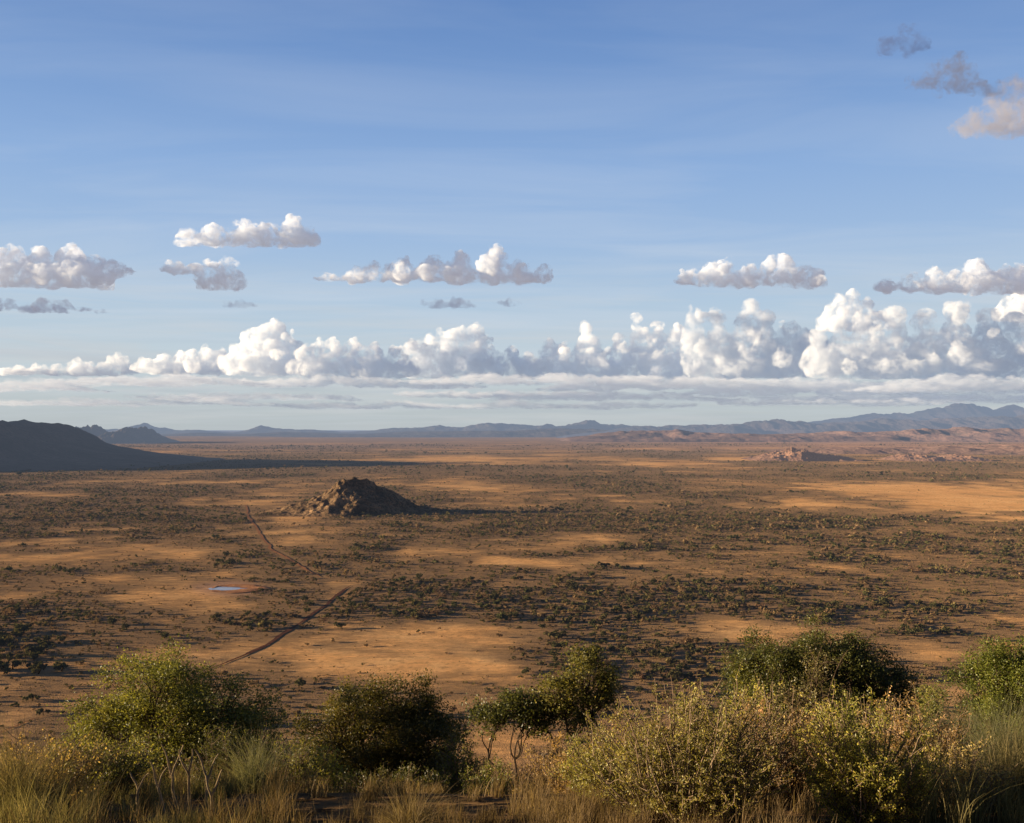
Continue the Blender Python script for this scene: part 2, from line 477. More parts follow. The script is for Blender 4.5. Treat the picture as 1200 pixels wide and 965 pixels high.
def build_range(name, label, d, half, prof, mat, rough=0.25, nx=400, ny=70, wl=None, seed=0, sharp=1.6, kind='structure', jag=0.35):
    """a ridge at distance d whose skyline follows prof (photo px, row)"""
    p = np.array(prof, dtype=float)
    px = (p[:, 0] - 600) / F * d
    pz = EYE + (HV - p[:, 1]) / F * d
    wl = wl or half * 0.8
    xs = np.linspace(px[0], px[-1], nx)
    ys = np.linspace(d - half, d + half, ny)

    def zf(X, Y):
        h = np.interp(X + (fbm(X / wl, Y / wl, 2, seed) - 0.5) * wl * 0.15, px, pz)
        h = h * (1 + jag * (fbm(X / wl * 3.3, Y / wl * 1.2, 4, seed + 1, 0.6) - 0.5))
        yy = Y - d + (fbm(X / wl + 7, Y / wl, 3, seed + 3) - 0.5) * half * 0.9
        yn = yy / half
        s = np.clip(1 - np.abs(yn) ** sharp, 0, 1) ** 1.3
        spur = 1 - np.abs(2 * fbm(X / wl * 1.5, Y / wl * 0.6, 5, seed + 5, 0.55) - 1)
        z = h * s * (1 - rough + rough * spur * 1.25) + (fbm(X / wl * 9, Y / wl * 9, 3, seed + 9) - 0.5) * rough * 0.22 * np.maximum(h, 0)
        edge = np.clip((half - np.abs(Y - d)) / (half * 0.12), 0, 1) * np.clip((X - px[0]) / (wl * 0.3 + 1), 0, 1) * np.clip((px[-1] - X) / (wl * 0.3 + 1), 0, 1)
        base = ground_z(X, Y) - 6 if d < 6000 else -30.0
        return base + (np.maximum(z, 0) + (6 if d < 6000 else 30) - 4) * edge
    o = obj(name, grid_mesh(name, xs, ys, zf, mat))
    tag(o, label, kind=kind)
    return o


def build_hills():
    far = mat_hill('far_hills', (0.06, 0.06, 0.05), (0.14, 0.11, 0.09), (0.18, 0.14, 0.12), 0.0016, 60, 22000)
    red = mat_hill('red_hills', (0.15, 0.095, 0.07), (0.28, 0.17, 0.125), (0.12, 0.09, 0.07), 0.0014, 40, 26000)
    dark = mat_hill('mountain_scrub', (0.045, 0.036, 0.026), (0.15, 0.10, 0.065), (0.03, 0.027, 0.02), 0.008, 14, 19000)
    blue = mat_hill('right_range', (0.06, 0.058, 0.055), (0.15, 0.105, 0.09), (0.085, 0.07, 0.062), 0.0012, 90, 14500)
    rocky = mat_hill('rocky_red', (0.20, 0.105, 0.065), (0.36, 0.20, 0.125), (0.07, 0.05, 0.035), 0.02, 6, 11000, mid=(0.44, 0.56), hz=(0.30, 0.27, 0.30))
    build_range('mountains', 'pale blue mountain range on the far skyline', 24000, 2200,
                [(60, 512), (100, 507), (118, 503), (130, 502), (150, 505), (165, 500), (173, 496.5), (182, 500), (195, 504), (215, 504), (240, 504), (270, 508), (290, 504), (308, 499), (330, 502.5), (360, 503), (400, 506), (440, 504), (470, 502), (500, 500), (515, 498), (530, 501), (545, 501), (562, 498), (578, 495), (600, 497.5), (620, 499), (640, 497), (665, 498), (688, 494), (700, 496), (730, 497.5), (760, 500), (800, 502), (860, 506), (940, 512)],
                far, 0.3, 900, 50, 1100, 101, jag=0.55)
    build_range('hills', 'dark blue low hills standing before the far range', 17000, 1500,
                [(150, 514), (200, 508.5), (240, 507), (280, 509), (330, 506), (380, 507), (430, 508.5), (480, 505.5), (540, 505), (600, 505), (660, 503), (720, 503.5), (780, 506), (840, 510)],
                far, 0.3, 600, 50, 900, 111)
    build_range('mountains', 'blue grey mountain at the right end of the skyline', 20000, 2200,
                [(880, 506), (930, 495), (960, 493), (985, 491), (1005, 490), (1040, 486), (1060, 484), (1080, 483), (1110, 479), (1125, 476.5), (1140, 476), (1160, 478), (1180, 481.5), (1200, 477.5), (1230, 475), (1300, 478), (1400, 500)],
                blue, 0.3, 700, 60, 1500, 121)
    build_range('hills', 'reddish purple hills below the right mountain', 14500, 1500,
                [(640, 513), (700, 506), (745, 501), (770, 501), (800, 499), (850, 496), (885, 495), (910, 494), (930, 495), (960, 496.5), (1000, 494), (1040, 491), (1080, 493), (1120, 489), (1160, 491), (1200, 490), (1260, 493), (1350, 506)],
                blue, 0.35, 700, 60, 900, 131)
    build_range('hills', 'low rust-red rise in the middle of the far plain', 10500, 1300,
                [(640, 515), (690, 510), (720, 505.5), (745, 503.5), (765, 505), (790, 504.5), (830, 508), (900, 509), (980, 506), (1050, 504), (1120, 502), (1200, 503), (1280, 506), (1380, 515)],
                red, 0.3, 600, 60, 700, 141)
    build_range('hill', 'small dark cliffed hill beside the left mountain', 9000, 520,
                [(55, 514), (66, 507), (76, 504), (88, 503.5), (98, 501.5), (106, 501), (113, 504), (119, 508), (130, 514)],
                dark, 0.5, 220, 90, 200, 151, 2.2, jag=0.6)
    build_range('hill', 'dark pyramid-shaped hill right of the cliffed one', 8800, 520,
                [(120, 516), (132, 510), (142, 506), (152, 503.5), (160, 502.5), (168, 504), (180, 509), (192, 514), (205, 518)],
                dark, 0.5, 220, 90, 200, 161, 2.2, jag=0.5)
    build_range('mountain', 'large shadowed mountain at the left edge throwing a long shadow', 3450, 880,
                [(-620, 440), (-420, 415), (-260, 436), (-150, 460), (-70, 482), (-30, 488.5), (0, 490.5), (22, 492.5), (40, 498), (58, 507), (74, 516), (92, 522.5), (115, 527.5), (150, 532), (190, 536), (240, 541)],
                dark, 0.3, 420, 150, 420, 171, 1.8, jag=0.06)
    build_range('hill', 'rust-red low hill behind the two rocky outcrops', 5200, 620,
                [(860, 536), (900, 530), (950, 525), (1000, 523), (1050, 524), (1100, 523), (1150, 521.5), (1200, 520.5), (1260, 519), (1340, 528), (1400, 540)],
                red, 0.3, 360, 80, 300, 181, 1.8)
    for lab, prof, sd in (('rocky outcrop with pale boulders on its left crest', [(868, 541), (890, 533), (905, 530), (913, 528), (922, 526), (934, 525), (945, 527), (955, 531), (975, 532.5), (995, 536), (1015, 541)], 191),
                          ('smaller rocky outcrop with a dark right shoulder', [(1030, 541), (1045, 535), (1058, 533), (1068, 531.5), (1080, 531), (1092, 534), (1104, 534), (1116, 532), (1128, 532), (1142, 536), (1152, 541)], 201)):
        o = build_range('rock_outcrop', lab, 3900, 230, prof, rocky, 0.6, 260, 110, 60, sd, 1.8, kind=None, jag=0.5)
        tag(o, cat='rock outcrop')
        # boulders piled on the crest
        p = np.array(prof); d = 3900
        for k in range(9):
            u = random.uniform(p[3, 0] - 4, p[6, 0] + 8); vtop = np.interp(u, p[:, 0], p[:, 1])
            rr = random.uniform(4, 9)
            bx, by = (u - 600) / F * d, d - random.uniform(30, 60)
            bz = EYE + (HV - vtop) / F * d * 1.0 - random.uniform(6, 22)
            me = rock_mesh(rr, 40 + k + sd)
            b = obj('boulder', me, o, (bx, by, bz))
    o = obj('rocky_hill', grid_mesh('rocky_hill', np.linspace(KO[0] - 185, KO[0] + 150, 300), np.linspace(KO[1] - 230, KO[1] + 210, 300),
                              lambda X, Y: kopje_z(X, Y) + np.minimum(ground_z(X, Y), 2) - 0.5, M['kopje']))
    tag(o, 'isolated dark rocky hill with a long shadow on the plain', kind='structure')


def rock_mesh(r, seed, mat=None):
    import bmesh
    bm = bmesh.new()
    bmesh.ops.create_icosphere(bm, subdivisions=3, radius=1.0)
    rs = np.random.default_rng(seed)
    cuts = [(Vector(rs.normal(size=3)).normalized(), rs.uniform(0.55, 0.9)) for _ in range(9)]
    for v in bm.verts:
        for nrm, dd in cuts:
            t = v.co.dot(nrm)
            if t > dd: v.co -= nrm * (t - dd) * 0.85
        v.co *= 1 + 0.05 * math.sin(v.co.x * 9 + seed) * math.sin(v.co.y * 8)
        v.co.x *= r * 1.15; v.co.y *= r; v.co.z *= r * 0.85
    me = bpy.data.meshes.new('boulder'); bm.to_mesh(me); bm.free()
    me.materials.append(mat or M['boulder'])
    return me


def ribbon(name, px, width, lift, mat, label, jitter=0.4, n=400):
    pts = np.array([at(u, v) for u, v in px])
    t = np.concatenate([[0], np.cumsum(np.hypot(*np.diff(pts, axis=0).T))])
    s = np.linspace(0, t[-1], n)
    # smooth the polyline
    x, y = np.interp(s, t, pts[:, 0]), np.interp(s, t, pts[:, 1])
    for _ in range(6):
        x[1:-1] = (x[:-2] + x[2:] + 2 * x[1:-1]) / 4; y[1:-1] = (y[:-2] + y[2:] + 2 * y[1:-1]) / 4
    tx, ty = np.gradient(x), np.gradient(y); L = np.hypot(tx, ty); tx, ty = tx / L, ty / L
    w = width * (0.35 + 1.3 * fbm(s / 9, s * 0, 4, 71, 0.7)) * np.clip(np.minimum(s, t[-1] - s) / 35, 0.05, 1)
    x = x + (fbm(s / 30, s * 0 + 3, 2, 72) - 0.5) * 4 * jitter; 
    rows = []
    for k in (-1, -0.33, 0.33, 1):
        X, Y = x - ty * w * k / 2, y + tx * w * k / 2
        rows.append(np.stack([X, Y, ground_z(X, Y) + lift], -1))
    v = np.concatenate(rows)
    f = []
    for r_ in range(3):
        a = np.arange(n - 1) + r_ * n
        f.append(np.stack([a, a + 1, a + 1 + n, a + n], -1)[:, ::-1])
    o = obj(name, mesh_data(name, v, np.concatenate(f), mat, smooth=True))
    tag(o, label, kind='structure')


def build_tracks_pond():
    dark = mat_earth('shaded_track_earth', (0.07, 0.03, 0.018), (0.15, 0.066, 0.038), 0.5)  # shade of the sunken track painted into its red earth
    pale = mat_earth('track_earth', (0.22, 0.09, 0.04), (0.42, 0.20, 0.08), 0.5)
    ribbon('track', [(238, 785), (262, 777), (287, 767), (313, 755), (337, 740), (367, 721), (388, 706), (404, 694), (412, 687)], 2.7, 0.28, dark, 'dark red dirt track running diagonally across the orange grass', 0.6)
    ribbon('track', [(288, 592), (291, 603), (300, 618), (309, 630), (318, 643), (333, 653), (350, 663), (367, 673), (378, 679)], 3.0, 0.35, pale, 'thin red dirt track winding past the rocky hill', 1.0)
    ribbon('track', [(-30, 868), (5, 857), (22, 850), (40, 842), (60, 838), (82, 833)], 1.7, 0.25, pale, 'short faint track at the lower left below the hill', 0.5)
    # pond: earth bank, then water
    cx, cy = at(270, 691)
    a = np.linspace(0, 2 * math.pi, 72, endpoint=False)
    z0 = float(ground_z(np.array(cx), np.array(cy)))

    def blob(rx, ry, sx, seed, lump):
        rr = 1 + (fbm(np.cos(a) * 1.6 + 5, np.sin(a) * 1.6, 3, seed) - 0.5) * lump
        return np.stack([cx + sx + np.cos(a) * rx * rr, cy + np.sin(a) * ry * rr], -1)
    rings = [(22, 16, 7.0, 0.1), (19.5, 13.5, 5.5, 1.0), (17.5, 11.5, 3.5, 1.4), (15.5, 9.0, 1.0, 0.8), (14.0, 7.0, -2.5, 0.30)]
    V = []
    for k, (rx, ry, sx, h) in enumerate(rings):
        b = blob(rx, ry, sx, 81, 0.9)
        hz = h * (0.6 + 0.6 * fbm(b[:, 0] / 5, b[:, 1] / 5, 2, 82)) * (1.0 if k in (0, 4) else 1.0)
        front = np.clip(0.55 + 0.5 * np.sin(a) + 0.45 * np.cos(a), 0.06, 1)   # the near side of the bank is low
        V.append(np.column_stack([b, np.full(len(a), z0) + 0.3 + hz * front]))
    v = np.concatenate(V); m_ = len(a); f = []
    for k in range(len(rings) - 1):
        i = np.arange(m_); j = (i + 1) % m_
        f.append(np.stack([k * m_ + i, k * m_ + j, (k + 1) * m_ + j, (k + 1) * m_ + i], -1))
    o = obj('earth_bank', mesh_data('earth_bank', v, np.concatenate(f), mat_earth('red_bank_earth', (0.27, 0.115, 0.055), (0.50, 0.25, 0.11), 0.4), smooth=True))
    tag(o, 'rust-red earth bank curving round the small pond', kind='structure')
    b = blob(14.2, 7.2, -2.5, 81, 0.9)
    v = np.column_stack([b, np.full(len(a), z0 + 0.42)])
    v = np.vstack([v, [cx - 2.5, cy, z0 + 0.42]])
    i = np.arange(m_); f = np.stack([i, (i + 1) % m_, np.full(m_, m_)], -1)
    o = obj('pond_water', mesh_data('pond_water', v, f, mat_water()))
    tag(o, 'small pale blue pond shining in the orange grass', kind='structure')


# ---------------------------------------------------------------- foliage pieces
def rand_dirs(n):
    v = RNG.normal(size=(n, 3))
    return v / np.linalg.norm(v, axis=1, keepdims=True)


def leaf_quads(c, length, width, nrm=None, axis=None, curl=0.0):
    """diamond leaves at points c -> verts, faces"""
    n = len(c)
    a = rand_dirs(n) if axis is None else axis
    b = rand_dirs(n) if nrm is None else nrm
    b = np.cross(a, b); b /= np.maximum(np.linalg.norm(b, axis=1, keepdims=True), 1e-6)
    nn = np.cross(a, b)
    L = (length * RNG.uniform(0.6, 1.3, n))[:, None]; W = (width * RNG.uniform(0.6, 1.3, n))[:, None]
    p0 = c - a * L * 0.5
    p1 = c + b * W * 0.5 + nn * W * 0.12
    p2 = c + a * L * 0.5
    p3 = c - b * W * 0.5 + nn * W * 0.12
    v = np.stack([p0, p1, p2, p3], 1).reshape(-1, 3)
    f = np.arange(n * 4).reshape(n, 4)
    return v, f


class Tubes:
    def __init__(self): self.v, self.f, self.n = [], [], 0
    def add(self, pts, rad, sides=5):
        pts = np.asarray(pts, dtype=float); m = len(pts)
        rad = np.broadcast_to(np.asarray(rad, dtype=float), (m,)) if np.ndim(rad) == 0 else np.asarray(rad)
        t = np.gradient(pts, axis=0); t /= np.maximum(np.linalg.norm(t, axis=1, keepdims=True), 1e-9)
        ref = np.array([0.31, 0.83, 0.46])
        u = np.cross(t, ref); u /= np.maximum(np.linalg.norm(u, axis=1, keepdims=True), 1e-9)
        w = np.cross(t, u)
        a = np.linspace(0, 2 * math.pi, sides, endpoint=False)
        ring = pts[:, None, :] + rad[:, None, None] * (np.cos(a)[None, :, None] * u[:, None, :] + np.sin(a)[None, :, None] * w[:, None, :])
        self.v.append(ring.reshape(-1, 3))
        i, j = np.meshgrid(np.arange(m - 1), np.arange(sides), indexing='ij'); j2 = (j + 1) % sides
        self.f.append(np.stack([i * sides + j, i * sides + j2, (i + 1) * sides + j2, (i + 1) * sides + j], -1).reshape(-1, 4) + self.n)
        self.n += m * sides
    def mesh(self, name, mat): return mesh_data(name, np.concatenate(self.v), np.concatenate(self.f), mat, smooth=True)


def limb(p, q, bend=0.15, n=7, sag=0.0):
    p, q = np.asarray(p, float), np.asarray(q, float)
    t = np.linspace(0, 1, n)[:, None]
    L = np.linalg.norm(q - p)
    o1, o2 = RNG.normal(size=3) * L * bend, RNG.normal(size=3) * L * bend
    pts = p + (q - p) * t + o1 * np.sin(t * math.pi) * 0.7 + o2 * np.sin(t * 2 * math.pi) * 0.35
    pts[:, 2] += sag * L * np.sin(t[:, 0] * math.pi)
    return pts


def make_tree(name, label, cat, u, d, lobes, stems=3, clusters=60, per=260, leaf=0.06, leaf_m='leaf_green', bark='bark', crad=0.42, trunk_r=0.07,
              bare=0, group=None, base_off=0.2, fill=0.4, lean=0.0, twigs=3):
    """lobes: (dx, h, rx, rz[, ry]) in metres from the foot: the crown is leaf clusters spread over their shells"""
    x, y = (u - 600) / F * d, d
    z = float(ground_z(np.array(x), np.array(y)))
    root = empty(name, (x, y, z - 0.05))
    tag(root, label, cat, group)
    tb = Tubes()
    # cluster centres
    C = []
    wts = np.array([l[2] * l[3] for l in lobes]); wts = wts / wts.sum()
    tries = 0
    while len(C) < clusters and tries < clusters * 40:
        tries += 1
        l = lobes[RNG.choice(len(lobes), p=wts)]
        ry = l[4] if len(l) > 4 else l[2] * 0.9
        v = rand_dirs(1)[0] * RNG.uniform(fill, 1.0)
        if RNG.uniform() < 0.2: v = v * RNG.uniform(1.1, 1.32)
        c = np.array([l[0] + v[0] * l[2], v[1] * ry, l[1] + v[2] * l[3]])
        if c[2] < 0.15: continue
        if C and np.min(np.linalg.norm(np.array(C) - c, axis=1)) < crad * 0.55: continue
        C.append(c)
    C = np.array(C)
    # stems and limbs
    prim = C[RNG.choice(len(C), min(stems * 3, len(C)), replace=False)]
    own = np.argmin(np.linalg.norm(C[:, None] - prim[None], axis=2), axis=1)
    H = C[:, 2].max()
    forks = []
    for s in range(stems):
        foot = np.array([RNG.normal() * base_off * 0.5, RNG.normal() * base_off * 0.5, -0.1])
        top = np.array([C[:, 0].mean() * 0.5 + (s - (stems - 1) / 2) * base_off * 1.6 + RNG.normal() * 0.1 + lean, RNG.normal() * base_off, H * RNG.uniform(0.34, 0.5)])
        pts = limb(foot, top, 0.10, 9)
        tb.add(pts, np.linspace(trunk_r, trunk_r * 0.6, 9), 7)
        forks.append(top)
    forks = np.array(forks)
    for k, p in enumerate(prim):
        mine = C[own == k]
        if len(mine) == 0: continue
        fk = forks[np.argmin(np.linalg.norm(forks - p, axis=1))]
        hub = fk + (mine.mean(0) - fk) * 0.62
        tb.add(limb(fk, hub, 0.12, 7), np.linspace(trunk_r * 0.55, trunk_r * 0.3, 7), 5)
        for c in mine:
            tb.add(limb(hub, c, 0.14, 6), np.linspace(trunk_r * 0.28, trunk_r * 0.08, 6), 4)
            for _ in range(twigs):
                tb.add(limb(hub + (c - hub) * RNG.uniform(0.5, 1), c + RNG.normal(size=3) * crad * 0.7, 0.15, 4), np.linspace(trunk_r * 0.12, trunk_r * 0.04, 4), 3)
    for _ in range(bare):
        c = C[RNG.integers(len(C))]
        tip = c * np.array([1.25, 1.1, 1.05]) + np.array([RNG.normal() * 0.2, -0.5, RNG.normal() * 0.3])
        fk = forks[RNG.integers(len(forks))]
        tb.add(limb(fk, tip, 0.12, 9), np.linspace(trunk_r * 0.35, trunk_r * 0.08, 9), 4)
    obj('trunk', tb.mesh('trunk', M[bark]), root)
    # leaves
    L = []
    for c in C:
        m = int(per * RNG.uniform(0.5, 1.4))
        q = RNG.normal(size=(m, 3)) * crad * np.array([0.52, 0.52, 0.40])
        q *= RNG.uniform(0.7, 1.25)
        L.append(c + q)
    L = np.concatenate(L)
    L = L[L[:, 2] > 0.05]
    n0 = rand_dirs(len(L)); n0[:, 2] = np.abs(n0[:, 2]) + 0.4
    ax = rand_dirs(len(L)); ax[:, 2] = ax[:, 2] * 0.6 - 0.15
    ax /= np.linalg.norm(ax, axis=1, keepdims=True)
    v, f = leaf_quads(L, leaf, leaf * 0.55, n0, ax)
    obj('crown', mesh_data('crown', v, f, M[leaf_m]), root)
    return root


def make_shrub(name, label, cat, u, d, w, h, stems=46, leaves=70, leaf=0.05, leaf_m='leaf_yellow', bark='twig', group=None, bare_frac=0.1, wy=None, droop=0.15, parts=('stem', 'foliage')):
    """many upright twigs from one foot, leaves strung along them"""
    x, y = (u - 600) / F * d, d
    z = float(ground_z(np.array(x), np.array(y)))
    root = empty(name, (x, y, z - 0.03))
    tag(root, label, cat, group)
    tb = Tubes(); LP, LA = [], []
    wy = wy or w * 0.7
    for s in range(stems):
        a = RNG.uniform(0, 2 * math.pi); rr = math.sqrt(RNG.uniform(0, 1))
        tip = np.array([math.cos(a) * rr * w / 2, math.sin(a) * rr * wy / 2, h * RNG.uniform(0.48, 1.08) * (1 - 0.30 * rr ** 2)])
        foot = np.array([tip[0] * 0.25 + RNG.normal() * 0.05, tip[1] * 0.25, -0.05])
        main = limb(foot, tip, 0.07, 9)
        main[:, 0] += np.linspace(0, 1, 9) ** 3 * tip[0] * droop
        tb.add(main, np.linspace(0.014, 0.003, 9) * (h / 1.3) ** 0.5, 4)
        bare = RNG.uniform() < bare_frac
        segs = [main]
        for _ in range(RNG.integers(4, 8)):
            k = RNG.integers(2, 8)
            e = main[k] + (rand_dirs(1)[0] * np.array([1, 1, 0.5]) + np.array([0, 0, 0.55])) * h * RNG.uniform(0.12, 0.28)
            sd = limb(main[k], e, 0.1, 5)
            tb.add(sd, np.linspace(0.006, 0.002, 5) * (h / 1.3) ** 0.5, 3)
            segs.append(sd)
        if bare: continue
        for sg in segs:
            m = int(leaves / len(segs) * (2.2 if sg is main else 1) * RNG.uniform(0.5, 1.4))
            t = RNG.uniform(0.25 if sg is main else 0.1, 1, m) * (len(sg) - 1)
            i = np.minimum(t.astype(int), len(sg) - 2); fr = (t - i)[:, None]
            p = sg[i] * (1 - fr) + sg[i + 1] * fr
            LP.append(p + RNG.normal(size=p.shape) * leaf * 0.7)
    obj(parts[0], tb.mesh(parts[0], M[bark]), root)
    if LP:
        P = np.concatenate(LP)
        P = P[P[:, 2] > 0.03]
        ax = rand_dirs(len(P)); ax[:, 2] += 0.4; ax /= np.linalg.norm(ax, axis=1, keepdims=True)
        v, f = leaf_quads(P, leaf, leaf * 0.5, None, ax)
        obj(parts[1], mesh_data(parts[1], v, f, M[leaf_m]), root)
    return root


def blades(base, h, w, lean, seg=4, wind=0.25):
    """bent tapering grass blades: base (n,3), h (n), w (n), lean (n,2)"""
    n = len(base)
    t = np.linspace(0, 1, seg + 1)
    a = RNG.uniform(0, 2 * math.pi, n)
    side = np.stack([np.cos(a), np.sin(a), np.zeros(n)], -1)
    rows = []
    for k in t:
        c = base.copy()
        c[:, :2] += lean * (k ** 1.9)[..., None] * h[:, None] if np.ndim(k) else lean * (k ** 1.9) * h[:, None]
        c[:, 2] += h * (k - 0.28 * k ** 2 * np.minimum(np.linalg.norm(lean, axis=1), 1.4))
        ww = (w * (1 - k ** 1.5) * 0.5 + w * 0.04)[:, None]
        rows.append(np.stack([c - side * ww, c + side * ww], 1))
    V = np.stack(rows, 1)                       # n, seg+1, 2, 3
    m = (seg + 1) * 2
    v = V.reshape(-1, 3)
    off = (np.arange(n) * m)[:, None, None]
    k = np.arange(seg)[None, :, None]
    f = off + 2 * k + np.array([0, 1, 3, 2])[None, None, :]
    return v, f.reshape(-1, 4)


def merge(parts):
    V, Fc, n = [], [], 0
    for v, f in parts:
        V.append(v); Fc.append(f + n); n += len(v)
    return np.concatenate(V), np.concatenate(Fc)


def grass_patch(name, label, zones, mat):
    """zones: (u0, u1, d0, d1, count, height, lean)"""
    P = []
    for u0, u1, d0, d1, cnt, hh, ln, wd in zones:
        d = np.sqrt(RNG.uniform(d0 ** 2, d1 ** 2, cnt)); u = RNG.uniform(u0, u1, cnt)
        # gather the blades into tufts
        tn = max(cnt // 60, 1)
        td = np.sqrt(RNG.uniform(d0 ** 2, d1 ** 2, tn)); tu = RNG.uniform(u0, u1, tn); th = RNG.uniform(0.55, 1.15, tn)
        k = RNG.integers(0, tn, cnt)
        x = (tu[k] - 600) / F * td[k] + RNG.normal(size=cnt) * 0.07; y = td[k] + RNG.normal(size=cnt) * 0.07
        z = ground_z(x, y) - 0.02
        h = hh * th[k] * RNG.uniform(0.5, 1.1, cnt)
        lean = RNG.normal(size=(cnt, 2)) * ln + np.array([0.10, 0.0])
        P.append(blades(np.stack([x, y, z], -1), h, np.full(cnt, wd) * RNG.uniform(0.6, 1.4, cnt), lean))
    v, f = merge(P)
    o = obj(name, mesh_data(name, v, f, mat))
    tag(o, label, kind='stuff')
    return o


def tussock(label, u, d, h, w, n, mat, group=None, ln=0.55, lean0=0.0, wd=0.007):
    x, y = (u - 600) / F * d, d
    z = float(ground_z(np.array(x), np.array(y)))
    b = np.stack([RNG.normal(size=n) * w * 0.22, RNG.normal(size=n) * w * 0.2, np.full(n, -0.05)], -1)
    hh = h * RNG.uniform(0.45, 1.15, n)
    lean = RNG.normal(size=(n, 2)) * ln + b[:, :2] / (w * 0.22) * 0.16 + np.array([lean0, 0])
    v, f = blades(b, hh, np.full(n, wd), lean, 6)
    o = obj('grass_tussock', mesh_data('grass_tussock', v, f, mat), None, (x, y, z))
    return tag(o, label, 'grass tussock', group)


# ---------------------------------------------------------------- foreground plants
def build_foreground():
    T = make_tree
    T('broadleaf_tree', 'wide green leafy tree with a pale bare branch, left foreground', 'tree', 195, 24,
      [(-0.2, 3.15, 1.4, 0.95), (0.9, 2.7, 1.4, 0.95), (-1.6, 2.1, 0.85, 0.85), (0.2, 2.1, 2.0, 1.0), (2.0, 2.0, 0.9, 0.85), (-0.9, 1.1, 1.2, 0.8), (0.6, 1.3, 1.6, 0.8)], stems=3, clusters=250, per=300, leaf=0.064, leaf_m='leaf_olive', crad=0.33, trunk_r=0.07, bare=5, twigs=4)
    T('dense_bush', 'dense dark green round bush, centre left foreground', 'bush', 443, 26,
      [(0.1, 2.4, 1.6, 1.2), (1.3, 2.1, 1.1, 1.1), (-1.3, 1.6, 1.1, 1.0), (0.2, 1.1, 2.2, 1.0), (-0.5, 2.9, 0.85, 0.7), (0.9, 3.1, 0.65, 0.7), (-1.7, 2.4, 0.4, 0.4)], stems=4, clusters=240, per=300, leaf=0.070, leaf_m='leaf_bush', crad=0.34, trunk_r=0.06, twigs=3, bare=3)
    T('slender_tree', 'slender dark crowned tree with thin crooked stems beside the dense bush', 'tree', 607, 22,
      [(0.0, 2.45, 0.5, 0.33), (-0.55, 2.1, 0.36, 0.26), (0.45, 2.0, 0.34, 0.28), (-0.85, 2.3, 0.28, 0.2)], stems=3, clusters=36, per=180, leaf=0.07, leaf_m='leaf_dark', crad=0.24, trunk_r=0.035, base_off=0.28, fill=0.3, twigs=3)
    T('slender_tree', 'taller slender tree with yellow-green top and forked dark trunk', 'tree', 672, 22,
      [(0.25, 3.45, 0.5, 0.42), (-0.3, 2.75, 0.5, 0.42), (0.55, 2.7, 0.45, 0.4), (0.0, 2.2, 0.5, 0.32), (-0.65, 2.3, 0.34, 0.3), (0.75, 3.1, 0.32, 0.28)], stems=3, clusters=64, per=190, leaf=0.07, leaf_m='leaf_olive', crad=0.25, trunk_r=0.05, base_off=0.2, fill=0.3, twigs=3)
    T('broad_tree', 'broad dark green tree with a wide crown above the yellow shrubs', 'tree', 962, 40,
      [(-2.0, 5.8, 1.7, 1.15), (-0.4, 6.2, 1.7, 1.2), (1.4, 5.9, 1.7, 1.15), (2.7, 5.0, 1.3, 1.0), (-2.8, 4.6, 1.2, 1.1), (0.0, 4.4, 2.9, 1.2), (3.3, 4.2, 0.9, 0.8), (0.2, 2.9, 2.4, 1.2)], stems=4, clusters=330, per=300, leaf=0.10, leaf_m='leaf_dark', crad=0.46, trunk_r=0.13, twigs=3)
    T('round_tree', 'rounded bright green tree cut by the right edge of the picture', 'tree', 1190, 38,
      [(0.0, 5.5, 1.6, 1.3), (-1.0, 4.7, 1.3, 1.3), (1.2, 4.9, 1.6, 1.4), (0.2, 3.2, 2.2, 1.5), (-1.1, 2.7, 1.3, 1.2)], stems=3, clusters=290, per=320, leaf=0.09, leaf_m='leaf_green', crad=0.42, trunk_r=0.11)
    T('small_tree', 'thin yellowish tree with dark knotted trunk before the broad dark tree', 'tree', 948, 20,
      [(0.0, 2.35, 0.55, 0.5), (-0.35, 1.9, 0.5, 0.35), (0.45, 1.9, 0.5, 0.35), (0.1, 2.85, 0.25, 0.35)], stems=2, clusters=46, per=90, leaf=0.055, leaf_m='leaf_dull', crad=0.28, trunk_r=0.07, base_off=0.12, fill=0.3, twigs=5, bare=6)
    T('small_tree', 'young green tree with thin crown behind the pale tussock on the right', 'tree', 1090, 30,
      [(0.0, 3.5, 0.6, 0.6), (-0.3, 2.8, 0.7, 0.6), (0.3, 2.4, 0.8, 0.6)], stems=2, clusters=40, per=150, leaf=0.08, leaf_m='leaf_olive', crad=0.36, trunk_r=0.05, fill=0.3)
    S = make_shrub
    S('leafy_shrub', 'large yellow-green leafy shrub filling the bottom right of centre', 'shrub', 805, 11.0, 2.3, 1.55, 150, 240, 0.029, 'leaf_yellow', bare_frac=0.15)
    S('leafy_shrub', 'yellow-green shrub with a bright sunlit left side beside the slender trees', 'shrub', 720, 12.5, 1.4, 1.05, 75, 260, 0.029, 'leaf_yellow')
    S('leafy_shrub', 'green and yellow speckled shrub at the bottom right', 'shrub', 1015, 10.8, 1.5, 1.38, 100, 270, 0.032, 'leaf_lime', bare_frac=0.08)
    S('leafy_shrub', 'brownish olive shrub between the two yellow-green ones', 'shrub', 910, 12.5, 1.5, 1.45, 100, 220, 0.028, 'leaf_ochre', bare_frac=0.25)
    S('leafy_shrub', 'tall ochre tinted shrub behind the large yellow one', 'shrub', 850, 17, 2.2, 2.2, 70, 120, 0.06, 'leaf_yellow', bare_frac=0.2)
    S('leafy_shrub', 'dull olive shrub in front of the broad dark tree', 'shrub', 1010, 19, 2.4, 2.1, 80, 120, 0.06, 'leaf_ochre', bare_frac=0.25)
    S('leafy_shrub', 'bright green shrub at the foot of the broad dark tree', 'shrub', 878, 26, 1.6, 3.9, 60, 150, 0.08, 'leaf_lime', bare_frac=0.05)
